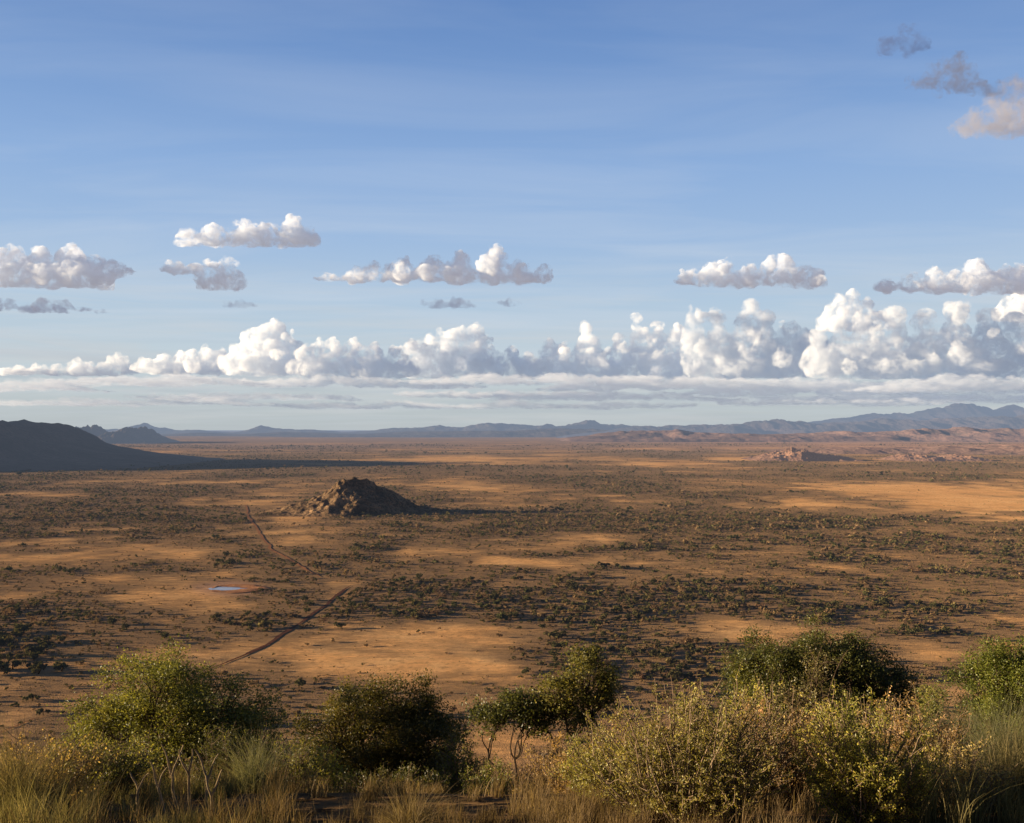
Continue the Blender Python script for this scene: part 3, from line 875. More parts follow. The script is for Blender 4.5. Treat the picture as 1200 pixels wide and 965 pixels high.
    S('leafy_shrub', 'small green shrub in the gap before the right edge tree', 'shrub', 1130, 33, 2.2, 3.0, 50, 130, 0.09, 'leaf_olive')
    S('leafy_shrub', 'low green shrub under the slender trees', 'shrub', 635, 24, 2.4, 1.5, 60, 110, 0.06, 'leaf_olive', bare_frac=0.15)
    S('leafy_shrub', 'yellow-green skirt shrub at the left foot of the dense bush', 'shrub', 368, 23, 1.9, 1.9, 70, 140, 0.065, 'leaf_lime', bare_frac=0.1)
    S('leafy_shrub', 'bright green shrub below the wide left tree', 'shrub', 140, 20, 2.3, 1.5, 70, 130, 0.06, 'leaf_lime', bare_frac=0.1)
    S('leafy_shrub', 'dim shaded shrub between left tree and dense bush', 'shrub', 318, 27, 1.4, 1.7, 40, 120, 0.07, 'leaf_dark')
    S('leafy_shrub', 'scrubby brown shrub right of the dense bush', 'shrub', 560, 25, 1.2, 1.3, 30, 90, 0.06, 'leaf_ochre', bare_frac=0.4)
    S('bare_shrub', 'leafless grey twiggy shrub right of the taller slender tree', 'shrub', 722, 19, 1.5, 2.0, 60, 10, 0.05, 'leaf_ochre', 'twig', bare_frac=0.9, parts=('stem', 'dry_leaves'))
    S('bare_shrub', 'thin bare twigs standing above the yellow shrub', 'shrub', 790, 22, 1.8, 2.1, 45, 25, 0.05, 'leaf_ochre', 'twig', bare_frac=0.6, parts=('stem', 'dry_leaves'))
    S('leafy_shrub', 'pale olive feathery shrub in the lower left corner', 'shrub', 60, 13, 1.6, 1.1, 60, 90, 0.04, 'leaf_ochre', bare_frac=0.3)
    S('leafy_shrub', 'brown seeding shrub at the far right bottom', 'shrub', 1120, 11.5, 1.2, 0.95, 50, 90, 0.04, 'leaf_ochre', bare_frac=0.35)
    S('leafy_shrub', 'rounded olive shrub behind the dry grass left of the slender trees', 'shrub', 575, 21, 1.3, 1.2, 55, 150, 0.05, 'leaf_olive', bare_frac=0.15)
    S('leafy_shrub', 'low dark shrub under the dense bush', 'shrub', 455, 21, 2.6, 1.1, 70, 140, 0.055, 'leaf_dark', bare_frac=0.1)
    S('leafy_shrub', 'ragged olive shrub right of the green and yellow speckled one', 'shrub', 1075, 14, 1.5, 1.35, 70, 160, 0.042, 'leaf_ochre', bare_frac=0.25)
    S('leafy_shrub', 'dusky shrub filling the gap left of the right edge tree', 'shrub', 1085, 24, 2.4, 2.6, 80, 150, 0.065, 'leaf_dark', bare_frac=0.1)
    S('leafy_shrub', 'soft olive shrub left of the large yellow one', 'shrub', 690, 16, 1.5, 1.15, 60, 160, 0.045, 'leaf_ochre', bare_frac=0.3)
    S('leafy_shrub', 'olive shrub standing in the grass left of the dead stalks', 'shrub', 120, 14, 1.5, 1.05, 60, 150, 0.042, 'leaf_olive', bare_frac=0.2)
    S('leafy_shrub', 'dark shrub in the shade right of the dead stalks', 'shrub', 268, 19, 1.7, 1.5, 60, 150, 0.05, 'leaf_dark', bare_frac=0.1)
    S('leafy_shrub', 'straggling olive shrub just right of the wide left tree', 'shrub', 335, 20, 1.6, 1.5, 60, 130, 0.05, 'leaf_olive', bare_frac=0.25)
    S('leafy_shrub', 'thin brown shrub between the two slender trees', 'shrub', 645, 19, 1.7, 1.35, 60, 90, 0.05, 'leaf_ochre', bare_frac=0.4)
    S('leafy_shrub', 'grey-olive shrub below the taller slender tree', 'shrub', 700, 22, 2.0, 1.9, 70, 120, 0.055, 'leaf_olive', bare_frac=0.3)
    S('leafy_shrub', 'sparse brown shrub right of the leafless grey one', 'shrub', 755, 18, 1.8, 1.75, 70, 110, 0.05, 'leaf_ochre', bare_frac=0.4)
    S('leafy_shrub', 'brown shrub at the left edge behind the tall grass', 'shrub', 25, 21, 2.4, 1.7, 70, 110, 0.055, 'leaf_ochre', bare_frac=0.35)
    S('leafy_shrub', 'olive shrub at the right foot of the dense bush', 'shrub', 535, 24, 1.7, 1.9, 60, 130, 0.06, 'leaf_olive', bare_frac=0.2)
    S('leafy_shrub', 'ochre shrub right of the small knotted tree', 'shrub', 985, 16, 1.6, 1.6, 70, 150, 0.045, 'leaf_yellow', bare_frac=0.2)
    S('leafy_shrub', 'leafy green shrub between the slender trees and the large yellow shrub', 'shrub', 690, 25, 2.4, 2.6, 80, 170, 0.06, 'leaf_bush', bare_frac=0.15)
    S('leafy_shrub', 'green shrub leaning against the right side of the dense bush', 'shrub', 528, 29, 1.9, 3.0, 70, 160, 0.07, 'leaf_bush', bare_frac=0.15)
    S('leafy_shrub', 'deep green shrub right of the wide left tree', 'shrub', 300, 24, 2.0, 2.3, 70, 170, 0.06, 'leaf_bush', bare_frac=0.15)
    # dead pale stalks
    spots = [(197, 12.0, .78, 'dead pale stalk standing furthest left of the bare stalks'), (211, 12.4, .9, 'tall forked dead stalk among the bare stalks'), (226, 11.8, 1.0, 'tallest dead pale stalk with two raised arms'),
             (240, 12.2, .92, 'dead forked stalk right of the tallest one'), (252, 11.6, .66, 'short dead stalk at the right end of the bare stalks'), (165, 12.6, .62, 'bent dead stalk apart from the others on the left')]
    for u, d, h, lab in spots:
        x, y = (u - 600) / F * d, d
        root = empty('dead_stalk', (x, y, float(ground_z(np.array(x), np.array(y))) - 0.03)); tag(root, lab, 'dead plant', 'dead pale stalks in the left foreground')
        tb = Tubes()
        lean = RNG.normal() * 0.12
        fork = np.array([lean * 0.5, 0, h * 0.55])
        tb.add(limb((0, 0, 0), fork, 0.04, 6), np.linspace(0.022, 0.016, 6), 6)
        obj('stem', tb.mesh('stem', M['pale_stalk']), root)
        for s in (-1, 1):
            t2 = Tubes()
            t2.add(limb(fork, fork + np.array([s * RNG.uniform(0.05, 0.16), RNG.normal() * 0.05, h * RNG.uniform(0.3, 0.48)]), 0.06, 6), np.linspace(0.015, 0.008, 6), 5)
            obj('arm', t2.mesh('arm', M['pale_stalk']), root)
    # grass
    grass_patch('grass', 'tall olive and straw grass along the bottom left', [(-80, 120, 9.5, 16, 5500, .66, .24, .007), (120, 340, 9, 15, 3200, .36, .22, .007), (-60, 340, 16, 26, 4500, .7, .24, .010)], M['grass_olive'])
    grass_patch('dry_grass', 'dry orange grass with pale tips along the bottom edge', [(-60, 330, 9, 16, 3500, .6, .24, .006), (290, 700, 8.8, 12, 4500, .34, .22, .006), (290, 640, 12, 24, 5000, .40, .22, .009), (620, 960, 8.6, 13, 5000, .45, .2, .006), (700, 1240, 12, 24, 7000, .6, .2, .009)], M['grass_dry'])
    grass_patch('grass', 'grey-green tall grass across the bottom right corner', [(1070, 1260, 10, 18, 7000, .75, .22, .008), (900, 1260, 18, 34, 8000, 1.1, .22, .013)], M['grass_olive'])
    g = 'pale drooping grass tussocks'
    tussock('drooping pale green tussock between left tree and dense bush', 300, 15, 1.05, 0.55, 600, M['grass_pale'], g)
    tussock('large pale green feathery tussock at the right edge', 1175, 17, 2.0, 1.3, 1700, M['grass_pale'], g, lean0=0.2)
    tussock('second feathery tussock, left of the large right-edge one', 1120, 15, 1.35, 0.9, 1100, M['grass_pale'], g)
    tussock('straw coloured tussock low at the bottom right', 1080, 12, 0.95, 0.6, 800, M['grass_olive'], g)
    tussock('grey-green tussock leaning over in the bottom right corner', 1185, 12, 1.25, 0.8, 1200, M['grass_olive'], g, lean0=0.35)
    tussock('tall straw tussock at the bottom left corner', 20, 12, 1.25, 0.8, 1100, M['grass_olive'], g)
    tussock('dry orange tussock before the dense bush', 480, 10.5, 0.6, 0.4, 500, M['grass_dry'], g)
    # termite mounds
    for u, d, vtop, w, lab in ((893, 21, 812, 0.36, 'pointed orange termite mound poking out of the shrubs'), (91, 31, 856, 0.75, 'blunt brown termite mound left of the wide tree')):
        x, y = (u - 600) / F * d, d
        z = float(ground_z(np.array(x), np.array(y)))
        H = EYE - (vtop - HV) / F * d - z
        tt = np.linspace(0, 1, 14); aa = np.linspace(0, 2 * math.pi, 18, endpoint=False)
        Tt, Aa = np.meshgrid(tt, aa, indexing='ij')
        rr = w * (0.12 + 0.9 * (1 - Tt) ** 0.8 + 0.9 * np.maximum(0, 1 - Tt * H / 1.0) ** 2) * (0.8 + 0.5 * fbm(np.cos(Aa) * 2 + u, np.sin(Aa) * 2 + Tt * 4, 3, 91))
        rr[-1] = 0.01
        v = np.stack([rr * np.cos(Aa), rr * np.sin(Aa), Tt * H - 0.1 + 0.05 * np.sin(Aa * 3)], -1).reshape(-1, 3)
        i, j = np.meshgrid(np.arange(13), np.arange(18), indexing='ij'); j2 = (j + 1) % 18
        f = np.stack([i * 18 + j, i * 18 + j2, (i + 1) * 18 + j2, (i + 1) * 18 + j], -1).reshape(-1, 4)
        o = obj('termite_mound', mesh_data('termite_mound', v, f, M['termite'], smooth=True), None, (x, y, z))
        tag(o, lab, 'termite mound')


# ---------------------------------------------------------------- scrub on the plain
def bush_mesh(name, n, leaf, leaf_m, shape, stem=True, seed=0, flat=0.8):
    """a unit bush (about 1 high): leaf cards in a few lobes, with a short stem"""
    V, Fc, MI, k = [], [], [], 0
    rs = np.random.default_rng(seed)
    lob = []
    for _ in range(shape):
        lob.append((rs.normal(size=3) * np.array([0.24, 0.24, 0.10]) + np.array([0, 0, 0.48]), rs.uniform(0.22, 0.38)))
    for c, r in lob:
        m = max(n // shape, 1)
        q = rs.normal(size=(m, 3)); q /= np.linalg.norm(q, axis=1, keepdims=True)
        p = c + q * r * rs.uniform(0.45, 1.0, (m, 1)) * np.array([1, 1, flat])
        p[:, 2] = np.maximum(p[:, 2], 0.04)
        v, f = leaf_quads(p, leaf, leaf * 0.75)
        V.append(v); Fc.append(f + k); k += len(v); MI += [0] * len(f)
    if stem:
        tb = Tubes(); tb.add(limb((0, 0, -0.15), (0.03, 0, 0.6), 0.1, 4), np.linspace(0.05, 0.03, 4), 4)
        v, f = tb.v[0], tb.f[0]
        V.append(v); Fc.append(f + k); MI += [1] * len(f)
    return np.concatenate(V), np.concatenate(Fc), np.array(MI)


def scatter_points():
    """bush places on the plain by rejection against the density map"""
    P = []
    for d0, d1, cell, hs in ((300, 750, 6.3, 1.0), (750, 1400, 7.6, 1.0), (1400, 2600, 11.5, 1.15), (2600, 4600, 24.0, 1.5), (4600, 8000, 45.0, 2.1)):
        area = 0.60 * (d1 ** 2 - d0 ** 2)
        n = int(area / (cell ** 2) * 2.4)
        y = np.sqrt(RNG.uniform(d0 ** 2, d1 ** 2, n)); x = RNG.uniform(-0.60, 0.60, n) * y
        s = scrub_density(x, y)
        keep = RNG.uniform(0, 1, n) < np.clip((s - 0.22) * 1.15, 0.10, 1.0) ** 1.25
        x, y, s = x[keep], y[keep], s[keep]
        s2 = scrub_density(x, y + 6)
        h = RNG.lognormal(math.log(1.08), 0.5, len(x)) * (0.62 + 0.5 * s + 0.5 * sstep(0.85, 1.0, s) * sstep(0.85, 1.0, s2)) * hs
        h = np.clip(h, 0.6, 6.5 * hs)
        P.append(np.stack([x, y, h, s], -1))
    P = np.concatenate(P)
    # keep off tracks, pond and the hill
    u, v = 600 + P[:, 0] / P[:, 1] * F, HV + EYE * F / P[:, 1]
    bad = ((u - 270) / 34) ** 2 + ((v - 691) / 8) ** 2 < 1
    for a in ([(238, 785), (287, 767), (313, 755), (337, 740), (367, 721), (388, 706), (412, 687)], [(288, 592), (300, 618), (318, 643), (350, 663), (400, 692)]):
        w = np.array([at(*q) for q in a])
        for (x0, y0), (x1, y1) in zip(w[:-1], w[1:]):
            t = np.clip(((P[:, 0] - x0) * (x1 - x0) + (P[:, 1] - y0) * (y1 - y0)) / ((x1 - x0) ** 2 + (y1 - y0) ** 2), 0, 1)
            bad |= np.hypot(P[:, 0] - x0 - t * (x1 - x0), P[:, 1] - y0 - t * (y1 - y0)) < 5.5
    ko = kopje_z(P[:, 0], P[:, 1])
    inko = (np.abs(P[:, 0] - KO[0]) < 170) & (np.abs(P[:, 1] - KO[1]) < 205)
    bad |= inko & (ko > 20) & (RNG.uniform(size=len(P)) < 0.4)
    bad |= hill_z(P[:, 0], P[:, 1]) > plain_z(P[:, 0], P[:, 1]) + 4
    P = P[~bad]
    z = ground_z(P[:, 0], P[:, 1])
    ko = kopje_z(P[:, 0], P[:, 1]) + np.minimum(z, 2) - 0.5
    inko = (np.abs(P[:, 0] - KO[0]) < 180) & (np.abs(P[:, 1] - KO[1]) < 207)
    z = np.where(inko, np.maximum(z, ko), z)
    return np.column_stack([P, z])


def build_scrub():
    P = scatter_points()
    # a grove at the left edge of the plain: individual trees
    u, v = 600 + P[:, 0] / P[:, 1] * F, HV + EYE * F / P[:, 1]
    infr = (u > 0) & (u < 1200) & (v < 875) & (v > 520)
    size = P[:, 2] / P[:, 1]
    # places well clear of the foreground crowns
    top = np.interp(u, [0, 70, 90, 190, 310, 345, 440, 540, 600, 700, 720, 850, 870, 950, 1075, 1090, 1130, 1140, 1200], [860, 850, 800, 750, 800, 820, 790, 810, 815, 770, 840, 820, 765, 740, 770, 850, 830, 750, 745])
    infr &= v < top - 2
    order = np.argsort(-np.where(infr, size, -1))
    ind = order[:300]
    kinds = [('scrub_bush', 'small olive bush dotted among others on the open plain', 'bush', 'olive bushes dotted over the plain', 'scrub_a', 3, 0.24),
             ('scrub_tree', 'small dark green round tree dotted among others on the plain', 'tree', 'dark small trees dotted over the plain', 'scrub_b', 4, 0.22),
             ('thorn_bush', 'brownish thorn bush dotted among others on the plain', 'bush', 'brown thorn bushes dotted over the plain', 'scrub_c', 3, 0.17)]
    protos = []
    for q, (nm, lab, cat, grp, lm, shp, lf) in enumerate(kinds):
        for var in range(3):
            v_, f_, mi = bush_mesh(nm, 170 if lm != 'scrub_c' else 110, lf, lm, shp + var % 2, True, 10 * q + var, 0.75)
            protos.append((q, mesh_data(nm, v_, f_, [M[lm], M['bark']], mi)))
    for k, i in enumerate(ind):
        x, y, h, s, z = P[i]
        r = RNG.uniform()
        q = 1 if r < 0.3 + 0.3 * s else (0 if r < 0.8 else 2)
        me = [p for p in protos if p[0] == q][RNG.integers(3)][1]
        nm, lab, cat, grp = kinds[q][:4]
        o = bpy.data.objects.new(nm, me); COL.objects.link(o)
        o.location = (x, y, z - 0.1); o.rotation_euler = (0, 0, RNG.uniform(0, 6.28))
        w = RNG.uniform(0.9, 1.5)
        o.scale = (h * w, h * w, h)
        tag(o, lab, cat, grp)
    rest = np.setdiff1d(np.arange(len(P)), ind)
    P = P[rest]
    print('scrub points', len(P))
    T = {}
    for q, lm in enumerate(('scrub_a', 'scrub_b', 'scrub_c')):
        T[q, 0] = [bush_mesh('b', 70, 0.30, lm, 3, True, 100 + 10 * q + k) for k in range(5)]
        T[q, 1] = [bush_mesh('b', 24, 0.46, lm, 3, False, 200 + 10 * q + k) for k in range(5)]
        T[q, 2] = [bush_mesh('b', 12, 0.62, lm, 2, False, 300 + 10 * q + k) for k in range(5)]
    kind = np.where(RNG.uniform(size=len(P)) < 0.12 + 0.20 * P[:, 3], 1, np.where(RNG.uniform(size=len(P)) < 0.45, 0, 2))
    lod = np.where(P[:, 1] < 800, 0, np.where(P[:, 1] < 1900, 1, 2))
    var = RNG.integers(0, 5, len(P))
    V, Fc, MI, k0 = [], [], [], 0
    for q in range(3):
        for l in range(3):
            for r in range(5):
                m = np.where((kind == q) & (lod == l) & (var == r))[0]
                if len(m) == 0: continue
                v, f, mi = T[q, l][r]
                p = P[m]; a = RNG.uniform(0, 6.28, len(m)); c, s = np.cos(a), np.sin(a)
                w = RNG.uniform(0.9, 1.6, len(m)) * p[:, 2]
                X = (v[None, :, 0] * c[:, None] - v[None, :, 1] * s[:, None]) * w[:, None] + p[:, 0, None]
                Y = (v[None, :, 0] * s[:, None] + v[None, :, 1] * c[:, None]) * w[:, None] + p[:, 1, None]
                Z = v[None, :, 2] * p[:, 2, None] + p[:, 4, None] - 0.1
                VV = np.stack([X, Y, Z], -1).reshape(-1, 3)
                FF = (f[None] + (np.arange(len(m)) * len(v))[:, None, None]).reshape(-1, 4) + k0
                mm = np.tile(np.where(mi == 0, q, 3), len(m))
                V.append(VV); Fc.append(FF); MI.append(mm); k0 += len(VV)
    me = mesh_data('scrub', np.concatenate(V), np.concatenate(Fc), [M['scrub_a'], M['scrub_b'], M['scrub_c'], M['bark']], np.concatenate(MI))
    o = obj('scrub', me)
    tag(o, 'countless small bushes and trees speckling the plain', kind='stuff')
    # the grove at the left edge
    for k in range(30):
        uu = RNG.uniform(-25, 48) if k > 7 else RNG.uniform(-10, 90); vv = RNG.uniform(735, 792)
        x, y = at(uu, vv)
        q, me = protos[3 + k % 3]
        o = bpy.data.objects.new('grove_tree', me); COL.objects.link(o)
        h = RNG.uniform(3.5, 8.0)
        o.location = (x, y, float(ground_z(np.array(x), np.array(y))) - 0.2); o.rotation_euler = (0, 0, RNG.uniform(0, 6.28))
        o.scale = (h * 1.25, h * 1.25, h)
        tag(o, 'dark green tree packed in the grove at the left edge', 'tree', 'trees of the dark grove at the left edge')


# ---------------------------------------------------------------- clouds
def build_cloud(label, d, base, cols, density, glow=(0.42, 0.46, 0.55), gs=0.25, depth=0.7, col=(0.74, 0.80, 0.88), puff=1.0, group=None, seed=0, aniso=0.0, vox=1.5, rough=1.0, layer=False, ragged=1.0, flat=1.0, core=0.0):
    """cols: (u, row of the top, half-width px); a pile of puffs, fused and billowed"""
    import bmesh
    rs = np.random.default_rng(1000 + seed)
    s = d / F
    bm = bmesh.new()
    cu = np.mean([c[0] for c in cols])
    cen = np.array([(cu - 600) * s, d, EYE + (HV - base) * s])

    def ball(p, rx, ry, rz):
        ret = bmesh.ops.create_icosphere(bm, subdivisions=2, radius=1.0)
        for v in ret['verts']:
            q = v.co
            v.co = Vector(((p[0] + q.x * rx) * s, (p[1] + q.y * ry) * s, (p[2] + q.z * rz) * s))
    for c in cols:
        u, top, hw = c[:3]
        b = (c[3] if len(c) > 3 else base) + rs.uniform(-2.5, 2.0)
        H = max(b - top, 2.0)
        z0 = base - b
        x0 = u - cu
        ball((x0, 0, z0 + H * 0.30), hw * 1.25, hw * 1.25 * depth, H * 0.34)          # the body
        if layer: continue
        if H > hw: ball((x0, 0, z0 + H * 0.42), hw * 0.8, hw * 0.8 * depth, H * 0.38); ball((x0 + rs.normal() * 3, 0, z0 + H - hw * 0.6), hw * 0.6, hw * 0.6, hw * 0.5)
        nb = max(int(9 * puff), 3)
        for k in range(nb):
            t = (k + rs.uniform(0, 0.9)) / nb
            r = min(hw * (0.95 - 0.5 * t) * rs.uniform(0.45, 0.75), H * 0.42)
            zc = min(max(t * H, r * 0.6), H - r * 0.9)
            p = np.array([x0 + rs.normal() * hw * 0.38 * (1 - 0.6 * t), rs.normal() * hw * depth * 0.7, z0 + zc])
            ball(p, r, r, r * 0.9)
            for _ in range(5):                                                           # knobs on its upper side
                dv = rs.normal(size=3); dv[2] = abs(dv[2]); dv /= np.linalg.norm(dv)
                r2 = r * rs.uniform(0.34, 0.56)
                ball(p + dv * r * 0.74, r2, r2, r2)
    me = bpy.data.meshes.new('cloud'); bm.to_mesh(me); bm.free()
    o = obj('cloud', me, None, cen)
    m = o.modifiers.new('fuse', 'REMESH'); m.mode = 'VOXEL'; m.voxel_size = vox * s
    for sz, st in ((16, 6.0), (7.0, 4.6), (3.0, 3.2)):
        t = bpy.data.textures.new('billow', 'CLOUDS'); t.noise_scale = sz * s; t.noise_depth = 2
        m = o.modifiers.new('billow', 'DISPLACE'); m.texture = t; m.strength = st * s * rough; m.mid_level = 0.5; m.texture_coords = 'GLOBAL'
    m = o.modifiers.new('fuse', 'REMESH'); m.mode = 'VOXEL'; m.voxel_size = vox * 0.8 * s
    bpy.context.view_layer.update()
    dg = bpy.context.evaluated_depsgraph_get()
    bm = bmesh.new(); bm.from_mesh(o.evaluated_get(dg).to_mesh())
    # one cloud, one body: drop crumbs that the billowing cut off
    seen, best = set(), []
    for v in bm.verts:
        if v.index in seen: continue
        st_, isl = [v], []
        seen.add(v.index)
        while st_:
            w = st_.pop(); isl.append(w)
            for e in w.link_edges:
                q = e.other_vert(w)
                if q.index not in seen: seen.add(q.index); st_.append(q)
        if len(isl) > len(best): best = isl
    keep = set(best)
    bmesh.ops.delete(bm, geom=[v for v in bm.verts if v not in keep], context='VERTS')
    for v in bm.verts:
        if v.co.z < 0: v.co.z *= 0.5
    for f in bm.faces: f.smooth = True
    new = bpy.data.meshes.new('cloud'); bm.to_mesh(new); bm.free()
    o.evaluated_get(dg).to_mesh_clear()
    o.modifiers.clear()
    o.data = new
    bpy.data.meshes.remove(me)
    new.materials.append(mat_cloud('cloud_vapour', density / s, s, col, glow, gs, aniso, ragged, flat, core))
    tag(o, label, 'cloud', group)
    return o


def build_clouds():
    g1 = 'small flat cumulus clouds in the blue'
    W = (0.50, 0.49, 0.52)
    A = dict(density=0.105, ragged=1.7, glow=W, gs=0.25, group=g1, col=(0.72, 0.76, 0.81))
    build_cloud('flat cream cloud standing highest on the left half', 9000, 288, [(222, 264, 16), (250, 261, 20), (285, 257, 22), (315, 261, 18), (345, 254, 22), (362, 264, 12)], seed=1, **A)
    build_cloud('large grey and white cloud at the left edge', 9000, 336, [(-15, 284, 26), (12, 286, 28), (45, 290, 26), (82, 286, 30), (108, 298, 22), (132, 306, 16, 326), (150, 313, 8, 322)], seed=2, **A)
    build_cloud('small ragged cloud under the highest cream one', 9000, 339, [(205, 305, 16, 322), (228, 307, 14, 324), (248, 305, 18), (268, 298, 15), (276, 316, 10)], seed=3, **A)
    build_cloud('long cream cloud with thin left tail above the bank', 9000, 331, [(385, 320, 16), (415, 312, 16), (437, 306, 16), (470, 303, 20), (505, 301, 22), (540, 295, 22), (580, 288, 22), (610, 303, 18), (634, 308, 12)], seed=4, **A)
    build_cloud('twin humped grey cloud right of centre', 9000, 336, [(808, 316, 16), (830, 308, 18), (850, 301, 18), (880, 310, 18), (905, 300, 20), (922, 296, 20), (946, 310, 16), (962, 316, 8)], seed=5, **A)
    build_cloud('grey capped cloud with ragged left end at the right', 9000, 343, [(1042, 326, 14), (1070, 318, 16), (1098, 312, 20), (1125, 312, 18), (1150, 302, 24), (1180, 310, 22), (1215, 308, 24)], seed=6, **A)
    D = dict(ragged=1.6, glow=(0.26, 0.28, 0.38), gs=0.8, col=(0.10, 0.11, 0.13), group='small dim cloud scraps')
    build_cloud('soft pinkish grey cloud entering at the upper right', 4500, 158, [(1142, 128, 22), (1170, 106, 30), (1200, 84, 36), (1240, 80, 40)], density=0.032, glow=(0.50, 0.44, 0.45), gs=0.55, seed=7, rough=2.0, col=(0.24, 0.25, 0.28), ragged=1.9)
    build_cloud('dark slate cloud scrap low at the left edge', 8000, 366, [(-6, 345, 12), (12, 349, 8), (34, 354, 12), (52, 349, 14), (72, 352, 14), (96, 360, 10), (120, 362, 8)], density=0.07, seed=8, **D)
    build_cloud('faint lens-shaped scrap under the long cream cloud', 9000, 360, [(498, 352, 8), (515, 349, 12), (535, 347, 14), (550, 352, 8)], density=0.035, seed=9, **D)
    build_cloud('tiny dark scrap right of the lens-shaped one', 9000, 359, [(585, 351, 8), (598, 350, 9), (606, 353, 6)], density=0.045, seed=10, **D)
    build_cloud('tiny scrap below the small ragged cloud', 9000, 361, [(268, 353, 8), (282, 350, 10), (294, 353, 6)], density=0.03, seed=11, **D)
    build_cloud('thin grey wisp near the top right corner', 4500, 102, [(1085, 82, 12, 98), (1105, 70, 18), (1126, 62, 20), (1142, 78, 18, 112), (1160, 96, 14, 118)], density=0.06, ragged=1.9, seed=12, rough=2.4, glow=(0.24, 0.27, 0.38), gs=0.8, col=(0.05, 0.05, 0.06), group='small dim cloud scraps')
    build_cloud('faint wisp above the thin grey one', 4500, 58, [(1045, 38, 14), (1066, 24, 15), (1078, 36, 14)], density=0.05, ragged=1.9, seed=13, rough=2.4, glow=(0.16, 0.24, 0.44), gs=0.8, col=(0.04, 0.04, 0.05), group='small dim cloud scraps')
    # the cumulus bank along the horizon
    g2 = 'cumulus towers of the horizon bank'
    B = dict(glow=(0.40, 0.46, 0.56), gs=0.17, col=(0.82, 0.84, 0.855), ragged=1.4, group=g2, depth=0.8)
    build_cloud('low bumpy white cloud at the left end of the bank', 24000, 440, [(20, 428, 20), (45, 426, 18), (70, 428, 16), (95, 420, 18), (118, 424, 16), (137, 413, 16), (155, 426, 14)], density=0.075, seed=21, **B)
    build_cloud('row of small white knobs left of the tall left tower', 23000, 439, [(170, 420, 16), (190, 414, 18), (215, 411, 20), (240, 406, 18), (262, 408, 16)], density=0.085, seed=22, **B)
    build_cloud('tall bright white tower on the left of the bank', 22000, 440, [(278, 402, 18), (293, 384, 20), (305, 380, 20), (322, 373, 22), (338, 384, 18), (345, 398, 16), (325, 410, 26)], density=0.085, seed=23, **B)
    build_cloud('blue-grey shaded cloud block beside the tall left tower', 21500, 442, [(358, 404, 20), (376, 396, 20), (392, 394, 18), (412, 397, 18), (438, 402, 22), (460, 406, 18), (476, 414, 14)], density=0.085, seed=24, **B)
    build_cloud('double-topped white tower in the middle of the bank', 22500, 442, [(484, 398, 18), (503, 390, 20), (522, 382, 20), (543, 381, 18), (557, 377, 18), (570, 390, 16), (582, 410, 14)], density=0.085, seed=25, **B)
    build_cloud('cream stepped tower right of the middle', 22500, 443, [(598, 406, 16), (620, 412, 18), (645, 395, 18), (660, 400, 16), (686, 376, 16), (694, 394, 20), (710, 408, 16)], density=0.085, seed=26, **B)
    build_cloud('narrow twin towers left of the great right mass', 22500, 446, [(724, 388, 16), (746, 364, 14), (755, 384, 20), (772, 374, 16), (790, 378, 18), (806, 395, 18)], density=0.085, seed=27, **B)
    BG = dict(B, col=(0.70, 0.73, 0.76), gs=0.20)
    build_cloud('great white mass with a chimney top on the right', 22000, 442, [(809, 335, 10), (818, 362, 16), (842, 360, 20), (872, 348, 20), (895, 360, 22), (920, 374, 24), (948, 386, 24), (972, 396, 20), (870, 402, 34), (915, 406, 34)], density=0.075, seed=28, **BG)
    build_cloud('bright white dome behind the grey right mass', 26000, 388, [(972, 354, 12), (986, 344, 15), (1000, 336, 15), (1016, 348, 14), (1032, 362, 14)], density=0.085, seed=29, **B)
    build_cloud('long grey-topped mass reaching the right edge', 21000, 444, [(958, 384, 18), (985, 370, 20), (1012, 362, 22), (1048, 354, 24), (1085, 358, 24), (1120, 350, 26), (1158, 356, 24), (1192, 362, 24), (1232, 354, 28), (1050, 405, 44), (1140, 402, 44)], density=0.07, seed=30, **BG)
    build_cloud('bright white knob cut by the right edge', 25000, 376, [(1180, 346, 14), (1198, 338, 18), (1220, 334, 22)], density=0.085, seed=31, **B)
    g3 = 'flat grey cloud layers under the bank'
    Lr = dict(glow=(0.46, 0.50, 0.56), gs=0.50, group=g3, depth=3.0, layer=True, col=(0.45, 0.47, 0.50), rough=1.5, ragged=1.8, flat=2.2)
    for k, (lab, b, u0, u1, hh, dn) in enumerate((
            ('wide pale haze layer low under the left of the bank', 474, -60, 330, 9, .02), ('wide pale haze layer low under the middle of the bank', 478, 330, 800, 9, .02),
            ('grey layer between the middle and the twin towers', 468, 560, 860, 12, .03), ('second grey layer low under the great right mass', 470, 900, 1260, 12, .03),
            ('thin grey layer low at the left edge', 457, -60, 120, 12, .035), ('grey layer under the row of small white knobs', 450, 70, 300, 12, .035),
            ('thin pale layer far below the tall left tower', 468, 180, 420, 7, .025), ('blue-grey layer under the shaded cloud block', 453, 300, 560, 15, .04),
            ('grey layer under the middle of the bank', 449, 500, 730, 14, .04), ('thin pale layer under the double-topped tower', 465, 470, 700, 8, .025),
            ('blue-grey layer under the narrow twin towers', 456, 650, 900, 20, .045), ('broad grey layer under the great right mass', 462, 820, 1080, 26, .045),
            ('grey layer reaching the right edge under the bank', 459, 1010, 1260, 26, .045), ('thin pale streak low over the right mountain', 474, 850, 1120, 7, .025))):
        us = np.arange(u0, u1, 15.0)
        q = np.linspace(0, 1, len(us))
        env = np.sin(q * math.pi) ** 0.5
        cols = []
        for u, e in zip(us, env):
            bb = b + RNG.uniform(-3, 3)
            cols.append((u, bb - max(hh * e * RNG.uniform(0.35, 1.15), 2.5), 19, bb))
        build_cloud(lab, 20500 + 450 * (k % 4), b, cols, density=dn, seed=41 + k, **Lr)


